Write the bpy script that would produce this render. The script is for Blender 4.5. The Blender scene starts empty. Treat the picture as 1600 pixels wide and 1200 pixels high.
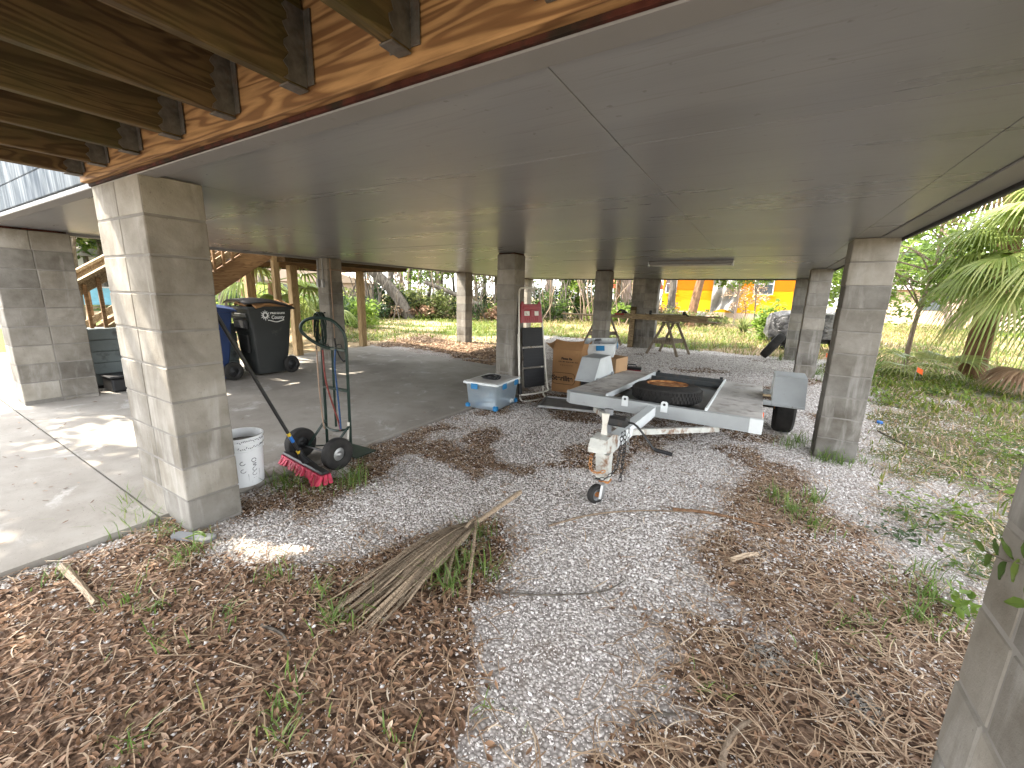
import bpy, math, random
import numpy as np
from mathutils import Vector, Matrix
random.seed(7); rng = np.random.default_rng(11)
S = bpy.context.scene
COL = S.collection
R_ = math.radians
# ------------------------------------------------------------------ camera
EYE = 1.46
YAW, PITCH, ROLL, FPX = R_(-30.767), R_(12.08), R_(-1.488), 643.5
cy, sy, cp, sp = math.cos(YAW), math.sin(YAW), math.cos(PITCH), math.sin(PITCH)
fw = Vector((sy*cp, cy*cp, -sp)); rt = Vector((cy, -sy, 0)); dn = fw.cross(rt)
cr, sr = math.cos(ROLL), math.sin(ROLL)
rt2 = cr*rt + sr*dn; dn2 = -sr*rt + cr*dn
cam = bpy.data.cameras.new('camera'); cam_o = bpy.data.objects.new('camera', cam); COL.objects.link(cam_o)
cam.sensor_width = 36; cam.lens = FPX/1600*36; cam.clip_start = .02; cam.clip_end = 900
M = Matrix.Identity(4)
for i in range(3):
    M[i][0] = rt2[i]; M[i][1] = -dn2[i]; M[i][2] = -fw[i]
M[2][3] = EYE
cam_o.matrix_world = M
S.camera = cam_o
_R = np.array([rt2, dn2, fw])
def project(P):
    v = (np.asarray(P, float)-[0, 0, EYE]) @ _R.T
    z = np.maximum(v[:, 2], 1e-3)
    return 800+FPX*v[:, 0]/z, 600+FPX*v[:, 1]/z, v[:, 2]
# ------------------------------------------------------------------ helpers
def tag(o, label=None, cat=None, group=None, kind=None):
    if label: o['label'] = label
    if cat: o['category'] = cat
    if group: o['group'] = group
    if kind: o['kind'] = kind
    return o
def thing(name, label, cat, loc=(0, 0, 0), rz=0, group=None):
    o = bpy.data.objects.new(name, None); COL.objects.link(o)
    o.empty_display_size = .1
    o.location = loc; o.rotation_euler = (0, 0, rz)
    return tag(o, label, cat, group, 'thing')
def link_mesh(name, me, mat, parent=None):
    o = bpy.data.objects.new(name, me); COL.objects.link(o)
    for m in (mat if isinstance(mat, (list, tuple)) else [mat]): me.materials.append(m)
    if parent: o.parent = parent
    return o
def copy_tree(o, parent=None):
    c = o.copy(); COL.objects.link(c)
    if parent: c.parent = parent
    for ch in list(o.children): copy_tree(ch, c)
    return c
class MB:
    def __init__(s): s.v = []; s.f = []; s.t = []; s.m = []; s.mat = Matrix.Identity(4); s.tone = .5; s.mi = 0
    def add(s, vs, fs, tone=None):
        n = len(s.v); t = s.tone if tone is None else tone
        for p in vs: s.v.append(tuple(s.mat @ Vector(p)))
        for f in fs: s.f.append([n+i for i in f]); s.t.append(t); s.m.append(s.mi)
        return s
    def box(s, x0, x1, y0, y1, z0, z1, ch=.004, tone=None):
        ch = min(ch, .45*min(abs(x1-x0), abs(y1-y0), abs(z1-z0)))
        vs = []; idx = {}
        X = (x0, x1); Y = (y0, y1); Z = (z0, z1)
        for i in (0, 1):
            for j in (0, 1):
                for k in (0, 1):
                    sx = ch if i == 0 else -ch; sy_ = ch if j == 0 else -ch; sz = ch if k == 0 else -ch
                    for a, p in enumerate(((X[i], Y[j]+sy_, Z[k]+sz), (X[i]+sx, Y[j], Z[k]+sz), (X[i]+sx, Y[j]+sy_, Z[k]))):
                        idx[(i, j, k, a)] = len(vs); vs.append(p)
        g = lambda i, j, k, a: idx[(i, j, k, a)]
        F = []
        F += [[g(0,0,0,0), g(0,0,1,0), g(0,1,1,0), g(0,1,0,0)], [g(1,0,0,0), g(1,1,0,0), g(1,1,1,0), g(1,0,1,0)]]
        F += [[g(0,0,0,1), g(1,0,0,1), g(1,0,1,1), g(0,0,1,1)], [g(0,1,0,1), g(0,1,1,1), g(1,1,1,1), g(1,1,0,1)]]
        F += [[g(0,0,0,2), g(0,1,0,2), g(1,1,0,2), g(1,0,0,2)], [g(0,0,1,2), g(1,0,1,2), g(1,1,1,2), g(0,1,1,2)]]
        for i in (0, 1):
            for j in (0, 1):
                F.append([g(i,j,0,0), g(i,j,1,0), g(i,j,1,1), g(i,j,0,1)])
            for k in (0, 1):
                F.append([g(i,0,k,0), g(i,1,k,0), g(i,1,k,2), g(i,0,k,2)])
        for j in (0, 1):
            for k in (0, 1):
                F.append([g(0,j,k,1), g(1,j,k,1), g(1,j,k,2), g(0,j,k,2)])
        for i in (0, 1):
            for j in (0, 1):
                for k in (0, 1): F.append([g(i,j,k,0), g(i,j,k,1), g(i,j,k,2)])
        # orient outward
        c = Vector(((x0+x1)/2, (y0+y1)/2, (z0+z1)/2)); out = []
        for f in F:
            p = [Vector(vs[q]) for q in f]
            nrm = (p[1]-p[0]).cross(p[2]-p[0])
            mid = sum(p, Vector())/len(p)
            out.append(f if nrm.dot(mid-c) > 0 else f[::-1])
        return s.add(vs, out, tone)
    def bar(s, a, b, w, h=None, ch=.003, up=(0, 0, 1), tone=None):
        """rectangular bar from a to b"""
        a = Vector(a); b = Vector(b); d = b-a; L = d.length; h = h or w
        z = d.normalized(); u = Vector(up)
        if abs(z.dot(u)) > .98: u = Vector((0, 1, 0))
        x = u.cross(z).normalized(); y = z.cross(x)
        m = Matrix(((x.x, y.x, z.x, a.x), (x.y, y.y, z.y, a.y), (x.z, y.z, z.z, a.z), (0, 0, 0, 1)))
        old = s.mat; s.mat = old @ m
        s.box(-w/2, w/2, -h/2, h/2, 0, L, ch, tone); s.mat = old
        return s
    def tube(s, pts, r, n=8, caps=True, closed=False, tone=None):
        P = [Vector(p) for p in pts]; k = len(P)
        rr = r if isinstance(r, (list, tuple)) else [r]*k
        T = []
        for i in range(k):
            a = P[(i-1) % k] if (closed or i > 0) else P[i]; b = P[(i+1) % k] if (closed or i < k-1) else P[i]
            T.append((b-a).normalized())
        u = Vector((0, 0, 1)) if abs(T[0].z) < .9 else Vector((1, 0, 0))
        u = (u-T[0]*u.dot(T[0])).normalized(); vs = []; fs = []
        for i in range(k):
            u = (u-T[i]*u.dot(T[i])).normalized(); w = T[i].cross(u)
            for j in range(n):
                a = 2*math.pi*j/n
                vs.append(P[i]+(u*math.cos(a)+w*math.sin(a))*rr[i])
        for i in range(k if closed else k-1):
            i2 = (i+1) % k
            for j in range(n):
                j2 = (j+1) % n
                fs.append([i*n+j, i*n+j2, i2*n+j2, i2*n+j])
        if caps and not closed:
            fs.append(list(range(n))[::-1]); fs.append([(k-1)*n+j for j in range(n)])
        return s.add(vs, fs, tone)
    def lathe(s, prof, n=24, axis='z', center=(0, 0, 0), closed=False, tone=None):
        vs = []; fs = []; k = len(prof); c = Vector(center)
        for r, z in prof:
            for j in range(n):
                a = 2*math.pi*j/n; x, y = r*math.cos(a), r*math.sin(a)
                p = (x, y, z) if axis == 'z' else ((z, x, y) if axis == 'x' else (y, z, x))
                vs.append(Vector(p)+c)
        for i in range(k if closed else k-1):
            i2 = (i+1) % k
            for j in range(n):
                j2 = (j+1) % n
                fs.append([i*n+j, i*n+j2, i2*n+j2, i2*n+j])
        if not closed:
            fs.append(list(range(n))[::-1]); fs.append([(k-1)*n+j for j in range(n)])
        return s.add(vs, fs, tone)
    def prism(s, poly, axis, a, b, tone=None):
        """poly in the two other axes, extruded on axis from a to b"""
        vs = []; n = len(poly)
        for t in (a, b):
            for p, q in poly:
                vs.append({'x': (t, p, q), 'y': (p, t, q), 'z': (p, q, t)}[axis])
        fs = [[i, (i+1) % n, n+(i+1) % n, n+i] for i in range(n)] + [list(range(n))[::-1], [n+i for i in range(n)]]
        return s.add(vs, fs, tone)
    def build(s, name, mat, parent=None, smooth=False):
        me = bpy.data.meshes.new(name); me.from_pydata(s.v, [], s.f)
        a = me.attributes.new('tone', 'FLOAT', 'FACE'); a.data.foreach_set('value', s.t)
        me.update()
        o = link_mesh(name, me, mat, parent)
        if any(s.m): me.polygons.foreach_set('material_index', s.m)
        import bmesh
        bm = bmesh.new(); bm.from_mesh(me); bmesh.ops.recalc_face_normals(bm, faces=bm.faces); bm.to_mesh(me); bm.free()
        if smooth:
            me.polygons.foreach_set('use_smooth', [True]*len(me.polygons))
            me.set_sharp_from_angle(angle=R_(38))
        return o
def mesh_np(name, V, F, tone, mat, parent=None, smooth=False):
    """V (n,3); F (m,k); tone (m,)"""
    V = np.ascontiguousarray(V, np.float32); F = np.ascontiguousarray(F, np.int32); m, k = F.shape
    me = bpy.data.meshes.new(name)
    me.vertices.add(len(V)); me.vertices.foreach_set('co', V.ravel())
    me.loops.add(m*k); me.loops.foreach_set('vertex_index', F.ravel())
    me.polygons.add(m); me.polygons.foreach_set('loop_start', np.arange(0, m*k, k, dtype=np.int32))
    try: me.polygons.foreach_set('loop_total', np.full(m, k, np.int32))
    except Exception: pass
    if smooth: me.polygons.foreach_set('use_smooth', np.ones(m, bool))
    a = me.attributes.new('tone', 'FLOAT', 'FACE'); a.data.foreach_set('value', np.asarray(tone, np.float32))
    me.update(calc_edges=True)
    return link_mesh(name, me, mat, parent)
def smooth_path(pts, k=6):
    P = [Vector(p) for p in pts]; out = []
    for i in range(len(P)-1):
        p0 = P[max(i-1, 0)]; p1 = P[i]; p2 = P[i+1]; p3 = P[min(i+2, len(P)-1)]
        for j in range(k):
            t = j/k
            out.append(.5*((2*p1)+(p2-p0)*t+(2*p0-5*p1+4*p2-p3)*t*t+(3*p1-p0-3*p2+p3)*t**3))
    out.append(P[-1]); return out
# value noise
_lat = rng.random((256, 256))
def vnoise(x, y, s=1.0):
    x = np.asarray(x, float)*s+37.3; y = np.asarray(y, float)*s+91.7
    xi = np.floor(x).astype(int); yi = np.floor(y).astype(int); fx = x-xi; fy = y-yi
    fx = fx*fx*(3-2*fx); fy = fy*fy*(3-2*fy)
    g = lambda a, b: _lat[a & 255, b & 255]
    return (g(xi, yi)*(1-fx)+g(xi+1, yi)*fx)*(1-fy)+(g(xi, yi+1)*(1-fx)+g(xi+1, yi+1)*fx)*fy
def fbm(x, y, s=1.0): return (vnoise(x, y, s)+.5*vnoise(x, y, 2.1*s)+.25*vnoise(x, y, 4.3*s))/1.75
def sstep(a, b, x):
    t = np.clip((np.asarray(x, float)-a)/(b-a), 0, 1); return t*t*(3-2*t)
def zg(x, y):
    x = np.asarray(x, float); y = np.asarray(y, float); d = np.hypot(x, y)
    z = .09*sstep(5.5, 9, y)+.05*sstep(12, 25, d)+.10*np.exp(-((x-.8)**2+(y-8.9)**2)/1.2)
    z = z+.03*np.clip(-3.2-x, 0, 4.5)
    z = z+(fbm(x, y, .9)-.5)*.035*sstep(.2, 1, d)+(fbm(x, y, .25)-.5)*.16*sstep(13, 22, d)
    z = z+.03*np.exp(-((x+.0)**2+(y-3.0)**2)/.8)
    ins = sstep(-8.15, -7.9, x)*(1-sstep(-3.2, -3.08, x))*sstep(-3, -2.9, y)*(1-sstep(6.75, 6.95, y))
    return z-ins*.06
def zs(x): return .035+.03*(-3.05-x)
def poly_mask(x, y, poly, soft=.12):
    """signed soft inside mask"""
    x = np.asarray(x, float); y = np.asarray(y, float)
    ins = np.zeros(x.shape, bool); dm = np.full(x.shape, 1e9); n = len(poly)
    for i in range(n):
        x1, y1 = poly[i]; x2, y2 = poly[(i+1) % n]
        c = ((y1 > y) != (y2 > y)); xc = (x2-x1)*(y-y1)/((y2-y1) if y2 != y1 else 1e-9)+x1
        ins ^= c & (x < xc)
        t = np.clip(((x-x1)*(x2-x1)+(y-y1)*(y2-y1))/((x2-x1)**2+(y2-y1)**2+1e-9), 0, 1)
        dm = np.minimum(dm, np.hypot(x-x1-t*(x2-x1), y-y1-t*(y2-y1)))
    sd = np.where(ins, dm, -dm)
    return sstep(-soft, soft, sd)
LIT_A = [(-3.15, .95), (-2.43, 1.03), (-2.0, 1.08), (-1.72, 1.2), (-1.62, 1.55), (-1.5, 1.8), (-1.32, 2.08), (-1.1, 2.02), (-.98, 1.67), (-1.02, 1.38), (-.8, 1.12), (-.62, .85), (-.45, .4), (-.4, -1), (-6, -1.2), (-3.1, -.9), (-3.08, .3)]
LIT_B = [(.1, 4.2), (-.1, 3.3), (-.22, 2.5), (-.02, 2.15), (-.16, 1.68), (-.14, 1.35), (-.22, 1.0), (-.3, .6), (.2, -.2), (2.2, .6), (2.2, 2.0), (1.0, 2.5), (.78, 3.1), (.5, 3.9), (.3, 4.4)]
LIT_C = [(-3.06, 1.15), (-2.5, 1.35), (-2.45, 2.2), (-2.75, 3.0), (-2.8, 4.2), (-2.2, 4.6), (-1.2, 3.9), (-.6, 3.9), (-.4, 5), (-1.6, 5.4), (-2.9, 5.6), (-3.05, 4.6), (-3.05, 2.2)]
def masks(x, y):
    x = np.asarray(x, float); y = np.asarray(y, float)
    n1 = fbm(x, y, 2.2); n2 = fbm(x+9, y-4, 6.0); n3 = fbm(x-3, y+7, .8)
    w = (n1-.5)*.5+(n2-.5)*.25
    xx = x+(fbm(x+5, y, 1.7)-.5)*.35; yy = y+(fbm(x, y+5, 1.7)-.5)*.35
    A = poly_mask(xx, yy, LIT_A, .24)*(.66+.5*sstep(.25, .5, n1)); B = poly_mask(xx, yy, LIT_B, .28)
    C = poly_mask(xx, yy, LIT_C, .22)*.85*sstep(.40, .62, n1+.10)
    lit = np.maximum(np.maximum(A, B*(.52+.6*sstep(.25, .55, n1))), C)
    sp_ = sstep(.60, .72, fbm(x+21, y+3, 1.6))*.7*sstep(1.2, 2, y)      # stray litter clumps
    lit = np.maximum(lit, sp_)
    out = sstep(.85, 1.6, x+(n3-.5)*1.0+(n1-.5)*.5-.06*np.clip(y-5, 0, 4))                       # right yard
    back = sstep(12.3, 12.8, y+(n1-.5)*.6)
    left = 1-sstep(-8.6, -8.0, x+(n1-.5)*.5)
    backl = sstep(7.0, 7.5, y)*(1-sstep(-5.2, -4.2, x+.25*(y-7)))
    yard = np.maximum(np.maximum(out, back), np.maximum(left, backl*sstep(8.2, 9.5, y)))
    lit = np.maximum(lit, backl*(1-sstep(9.0, 10.5, y+(n1-.5)))*.9)
    lit = np.maximum(lit, left*(1-sstep(7.5, 9, y))*.8)
    band = poly_mask(xx, yy, [(.75, 5.2), (1.2, 6.8), (1.5, 6.6), (1.45, 4.6), (1.45, 3.1), (1.1, 2.55), (.85, 3.2)], .25)
    lit = lit*(1-band*.7)
    green = sstep(.42, .66, fbm(x+2, y+11, .55)+(n1-.5)*.35)
    nearright = out*(1-sstep(9, 11.5, y))
    yard = yard*(1-nearright*.55*(1-sstep(.35, .6, n1)))
    lit = np.maximum(lit, nearright*.5*sstep(.34, .55, n2))
    lit = np.where(yard > .6, lit*(1-.75*yard*(1-nearright)), lit)
    return np.clip(lit, 0, 1), np.clip(yard, 0, 1), np.clip(green, 0, 1)
# ------------------------------------------------------------------ materials
class NT:
    def __init__(s, name):
        s.m = bpy.data.materials.new(name); s.m.use_nodes = True
        s.nt = s.m.node_tree; s.b = s.nt.nodes['Principled BSDF']; s.out = s.nt.nodes['Material Output']
        s.tc = s.n('ShaderNodeTexCoord'); s.co = s.tc.outputs['Object']
    def n(s, t, **k):
        o = s.nt.nodes.new(t)
        for a, v in k.items(): setattr(o, a, v)
        return o
    def l(s, a, b): s.nt.links.new(a, b)
    def setv(s, sock, v):
        if hasattr(v, 'is_output') or isinstance(v, bpy.types.NodeSocket): s.l(v, sock)
        else: sock.default_value = v
    def mapping(s, scale=(1, 1, 1), rot=(0, 0, 0), loc=(0, 0, 0), src=None):
        m = s.n('ShaderNodeMapping'); m.inputs['Scale'].default_value = scale; m.inputs['Rotation'].default_value = rot; m.inputs['Location'].default_value = loc
        s.l(src or s.co, m.inputs['Vector']); return m.outputs[0]
    def noise(s, scale, detail=4, rough=.55, dist=0, src=None):
        m = s.n('ShaderNodeTexNoise'); m.inputs['Scale'].default_value = scale; m.inputs['Detail'].default_value = detail
        m.inputs['Roughness'].default_value = rough; m.inputs['Distortion'].default_value = dist
        s.l(src or s.co, m.inputs['Vector']); return m.outputs['Fac']
    def ramp(s, fac, stops, interp='LINEAR'):
        r = s.n('ShaderNodeValToRGB'); r.color_ramp.interpolation = interp; e = r.color_ramp.elements
        while len(e) < len(stops): e.new(.5)
        for q, (p, c) in zip(e, stops):
            q.position = p; q.color = (c, c, c, 1) if isinstance(c, (int, float)) else (*c[:3], 1)
        s.l(fac, r.inputs[0]); return r.outputs[0]
    def mix(s, fac, a, b, mode='MIX'):
        m = s.n('ShaderNodeMix', data_type='RGBA', blend_type=mode)
        s.setv(m.inputs[0], fac)
        for i, v in ((6, a), (7, b)):
            if isinstance(v, (tuple, list)): m.inputs[i].default_value = (*v[:3], 1)
            else: s.l(v, m.inputs[i])
        return m.outputs[2]
    def math(s, op, a, b=0.0):
        m = s.n('ShaderNodeMath', operation=op); s.setv(m.inputs[0], a); s.setv(m.inputs[1], b); return m.outputs[0]
    def attr(s, name='tone'):
        a = s.n('ShaderNodeAttribute', attribute_name=name); return a.outputs['Fac']
    def bump(s, h, strength=.3, dist=.01, nrm=None):
        b = s.n('ShaderNodeBump'); b.inputs['Strength'].default_value = strength; b.inputs['Distance'].default_value = dist
        s.l(h, b.inputs['Height'])
        if nrm: s.l(nrm, b.inputs['Normal'])
        return b.outputs[0]
    def fin(s, col, rough=.7, nrm=None, metal=0, spec=.4):
        b = s.b
        if isinstance(col, (tuple, list)): b.inputs['Base Color'].default_value = (*col[:3], 1)
        else: s.l(col, b.inputs['Base Color'])
        s.setv(b.inputs['Roughness'], rough); b.inputs['Metallic'].default_value = metal
        b.inputs['Specular IOR Level'].default_value = spec
        if nrm: s.l(nrm, b.inputs['Normal'])
        return s.m
def simple(name, c, rough=.6, var=.25, scale=6, bump=.15, bscale=60, metal=0, spec=.4, dirt=None, dscale=3, dlo=.52, dhi=.72, tone=0):
    """painted / plastic / metal surface with uneven tone, optional dirt or rust colour"""
    t = NT(name); f = t.noise(scale, 5)
    c1 = tuple(q*(1-var) for q in c); c2 = tuple(min(1, q*(1+var)) for q in c)
    col = t.mix(t.ramp(f, [(.3, 0.), (.7, 1.)]), c1, c2)
    if tone: col = t.mix(1.0, col, t.ramp(t.attr(), [(0, 1-tone), (1, 1.)]), 'MULTIPLY')
    if dirt: col = t.mix(t.ramp(t.noise(dscale, 8, .65), [(dlo, 0.), (dhi, 1.)]), col, dirt)
    h = t.noise(bscale, 3)
    rg = t.math('ADD', t.math('MULTIPLY', f, .25), rough-.12)
    return t.fin(col, rg, t.bump(h, bump, .004), metal, spec)
def wood(name, c1, c2, axis='y', scale=1., rough=.75, green=None, tone=.35, dist=1.2, freq=46):
    t = NT(name)
    rnd = t.n('ShaderNodeObjectInfo').outputs['Random']
    off = t.n('ShaderNodeCombineXYZ'); 
    for i in range(3): t.l(t.math('MULTIPLY', rnd, 13.7+i*5), off.inputs[i])
    add = t.n('ShaderNodeVectorMath', operation='ADD'); t.l(t.co, add.inputs[0]); t.l(off.outputs[0], add.inputs[1])
    sc = {'x': (1.1, 12, 12), 'y': (12, 1.1, 12), 'z': (12, 12, 1.1)}[axis]
    v = t.mapping(tuple(q*scale for q in sc), src=add.outputs[0])
    n0 = t.noise(1.0, 2, .5, dist, src=v)
    rings = t.math('SINE', t.math('MULTIPLY', n0, freq))
    g = t.ramp(t.math('ADD', t.math('MULTIPLY', rings, .5), .5), [(.0, 0.), (.45, .25), (.9, 1.)])
    fine = t.noise(5, 4, .6, .3, src=v)
    col = t.mix(g, c2, c1)
    col = t.mix(t.ramp(fine, [(.3, .5), (.65, 0.)]), col, tuple(q*.55 for q in c1))
    if green: col = t.mix(t.ramp(t.noise(2.2, 5, .6, src=add.outputs[0]), [(.45, 0.), (.72, .85)]), col, green)
    col = t.mix(1.0, col, t.ramp(t.attr(), [(0, 1-tone), (1, 1.)]), 'MULTIPLY')
    return t.fin(col, rough, t.bump(t.math('ADD', g, fine), .25, .003), spec=.25)
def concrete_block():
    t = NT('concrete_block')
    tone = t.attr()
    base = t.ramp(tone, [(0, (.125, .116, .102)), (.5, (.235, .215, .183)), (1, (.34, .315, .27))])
    n = t.noise(3.1, 6, .6)
    col = t.mix(t.ramp(n, [(.3, 0.), (.75, 1.)]), t.mix(1, base, (.60, .575, .53), 'MULTIPLY'), t.mix(.25, base, (.52, .50, .46)))
    pores = t.noise(55, 3, .7)
    col = t.mix(t.ramp(pores, [(.28, .6), (.36, 0.)]), col, (.12, .11, .095))
    st = t.noise(1.0, 6, .62, .4, src=t.mapping((7, 7, 1.1)))
    col = t.mix(t.ramp(st, [(.55, 0.), (.74, .42)]), col, (.50, .485, .455))
    st2 = t.noise(1.0, 5, .6, .6, src=t.mapping((3.4, 3.4, 2.2), loc=(7, 3, 1)))
    col = t.mix(t.ramp(st2, [(.52, 0.), (.74, .75)]), col, (.105, .09, .073))
    mid = t.noise(14, 5, .7)
    return t.fin(col, .92, t.bump(t.math('ADD', t.math('MULTIPLY', pores, .7), mid), .55, .006), spec=.15)
def foliage(name, dark, light, trans=.35, rough=.5, third=None):
    t = NT(name); f = t.attr()
    st = [(0, dark), (.75, light)] + ([(1, third)] if third else [])
    col = t.ramp(f, st)
    t.fin(col, rough, spec=.35)
    tr = t.n('ShaderNodeBsdfTranslucent'); t.l(t.mix(.45, col, tuple(min(1, q*1.6+.02) for q in light)), tr.inputs[0])
    mx = t.n('ShaderNodeMixShader'); mx.inputs[0].default_value = trans
    t.l(t.b.outputs[0], mx.inputs[1]); t.l(tr.outputs[0], mx.inputs[2]); t.l(mx.outputs[0], t.out.inputs[0])
    return t.m
def ground_mat():
    t = NT('ground_surface'); lit = t.attr('litter'); yard = t.attr('yard'); green = t.attr('green')
    # shell gravel
    v1 = t.n('ShaderNodeTexVoronoi'); v1.inputs['Scale'].default_value = 62; t.l(t.co, v1.inputs['Vector'])
    v2 = t.n('ShaderNodeTexVoronoi'); v2.inputs['Scale'].default_value = 150; t.l(t.co, v2.inputs['Vector'])
    big = t.noise(1.6, 6, .6); mid = t.noise(9, 5, .65)
    stone = t.ramp(t.math('ADD', t.math('MULTIPLY', v1.outputs['Color'], .6), t.math('MULTIPLY', mid, .4)), [(.15, (.24, .21, .185)), (.45, (.44, .40, .365)), (.75, (.66, .615, .575))])
    fine = t.ramp(v2.outputs['Color'], [(.1, (.33, .30, .275)), (.5, (.47, .435, .40)), (.9, (.62, .585, .545))])
    gr = t.mix(t.ramp(big, [(.4, 0.), (.6, 1.)]), stone, fine)
    gap = t.ramp(v1.outputs['Distance'], [(.25, 0.), (.62, .85)])
    gr = t.mix(gap, gr, (.20, .175, .155))
    gr = t.mix(t.ramp(t.noise(2.7, 7, .65), [(.52, 0.), (.74, .7)]), gr, (.13, .085, .055))
    # litter soil
    v3 = t.n('ShaderNodeTexVoronoi'); v3.inputs['Scale'].default_value = 34; t.l(t.mapping((1, 1.9, 1), (0, 0, .6)), v3.inputs['Vector'])
    so = t.ramp(v3.outputs['Color'], [(.1, (.042, .025, .016)), (.5, (.135, .082, .051)), (.85, (.26, .175, .12))])
    so = t.mix(t.ramp(t.noise(40, 3), [(.45, 0.), (.75, .5)]), so, (.03, .02, .014))
    n9 = t.noise(13, 6, .7)
    lf = t.math('ADD', lit, t.math('MULTIPLY', t.math('SUBTRACT', n9, .5), .9))
    col = t.mix(t.ramp(lf, [(.38, 0.), (.56, 1.)]), gr, so)
    # yard
    y1 = t.noise(30, 4, .7); y2 = t.noise(.8, 5, .6)
    straw = t.ramp(y1, [(.3, (.17, .12, .068)), (.7, (.38, .29, .175))])
    gre = t.ramp(y1, [(.3, (.035, .05, .014)), (.7, (.11, .14, .04))])
    gg = t.math('ADD', green, t.math('MULTIPLY', t.math('SUBTRACT', y2, .5), .7))
    yc = t.mix(t.ramp(gg, [(.35, 0.), (.62, 1.)]), straw, gre)
    yf = t.math('ADD', yard, t.math('MULTIPLY', t.math('SUBTRACT', n9, .5), .7))
    yf = t.math('MULTIPLY', t.ramp(yf, [(.35, 0.), (.6, 1.)]), t.ramp(lit, [(.3, 1.), (.8, .25)]))
    col = t.mix(yf, col, yc)
    h = t.math('SUBTRACT', t.math('MULTIPLY', mid, .8), v1.outputs['Distance'])
    return t.fin(col, .93, t.bump(h, .7, .012), spec=.15)
def slab_mat():
    t = NT('slab_concrete')
    n = t.noise(1.1, 8, .62); n2 = t.noise(7, 6, .7); sp_ = t.noise(90, 2, .6)
    col = t.ramp(n, [(.28, (.175, .155, .130)), (.5, (.25, .228, .197)), (.72, (.33, .308, .272))])
    col = t.mix(t.ramp(n2, [(.5, 0.), (.72, .55)]), col, (.20, .175, .15))
    col = t.mix(t.ramp(sp_, [(.66, 0.), (.74, .7)]), col, (.09, .07, .055))
    st = t.noise(2.6, 7, .7, .8)
    col = t.mix(t.ramp(st, [(.57, 0.), (.68, .45)]), col, (.50, .49, .465))
    return t.fin(col, .85, t.bump(t.math('ADD', n2, t.math('MULTIPLY', sp_, .5)), .25, .004), spec=.25)
def ceiling_mat():
    t = NT('ceiling_paint')
    n = t.noise(1.0, 6, .6, .6, src=t.mapping((.55, 2.6, 1)))
    g = t.noise(1.0, 4, .6, 1.5, src=t.mapping((1.6, 34, 1)))
    rings = t.math('SINE', t.math('MULTIPLY', t.noise(1.0, 2, .5, .6, src=t.mapping((.9, 3.2, 1), loc=(4, 1, 0))), 60))
    col = t.ramp(n, [(.3, (.168, .170, .180)), (.55, (.200, .203, .214)), (.75, (.234, .237, .248))])
    col = t.mix(t.ramp(g, [(.56, 0.), (.72, .4)]), col, (.10, .088, .08))
    m = t.noise(.5, 4, .55); 
    col = t.mix(t.ramp(t.noise(26, 2), [(.70, 0.), (.76, .5)]), col, (.07, .06, .055))
    h = t.math('ADD', g, t.math('MULTIPLY', t.math('MULTIPLY', rings, t.ramp(m, [(.45, 0.), (.65, 1.)])), .35))
    return t.fin(col, t.math('ADD', t.math('MULTIPLY', n, .24), .18), t.bump(h, .16, .003), spec=.48)
def fascia_mat():
    t = NT('siding_paint')
    st = t.noise(1.0, 6, .7, .3, src=t.mapping((16, 16, .9)))
    col = t.mix(t.ramp(st, [(.45, 0.), (.68, 1.)]), (.085, .10, .115), (.24, .262, .28))
    return t.fin(col, .9, t.bump(st, .1, .003), spec=.05)
def bark(name, c1, c2, s=1.):
    t = NT(name); f = t.noise(1.0, 6, .65, .8, src=t.mapping((11*s, 11*s, 2.2*s)))
    col = t.mix(t.ramp(f, [(.32, 0.), (.68, 1.)]), c1, c2)
    return t.fin(col, .95, t.bump(f, .8, .03), spec=.1)
def rubber():
    t = NT('tyre_rubber'); n = t.noise(9, 5, .6)
    col = t.ramp(n, [(.3, (.010, .0095, .009)), (.75, (.034, .031, .028))])
    return t.fin(col, .8, t.bump(t.noise(50, 2), .2, .003), spec=.3)
def rust():
    t = NT('rusty_steel'); n = t.noise(11, 7, .7)
    col = t.ramp(n, [(.3, (.05, .022, .012)), (.48, (.30, .115, .035)), (.62, (.52, .27, .10)), (.74, (.60, .54, .46))])
    return t.fin(col, .8, t.bump(n, .4, .006), spec=.3)
def clear_plastic():
    t = NT('clear_plastic'); b = t.b
    f = t.noise(7, 6, .6, .6)
    t.fin(t.mix(t.ramp(f, [(.35, 0.), (.7, 1.)]), (.60, .68, .74), (.80, .85, .88)), .32, spec=.5)
    b.inputs['Transmission Weight'].default_value = .85; b.inputs['IOR'].default_value = 1.15
    return t.m
def silver_cover():
    t = NT('silver_tarpaulin'); n = t.noise(3, 5, .6, 1.)
    col = t.ramp(n, [(.35, (.025, .025, .027)), (.62, (.15, .15, .155))])
    return t.fin(col, .34, t.bump(t.noise(4.5, 4, .6, 1.5), .8, .05), metal=.35)
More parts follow.
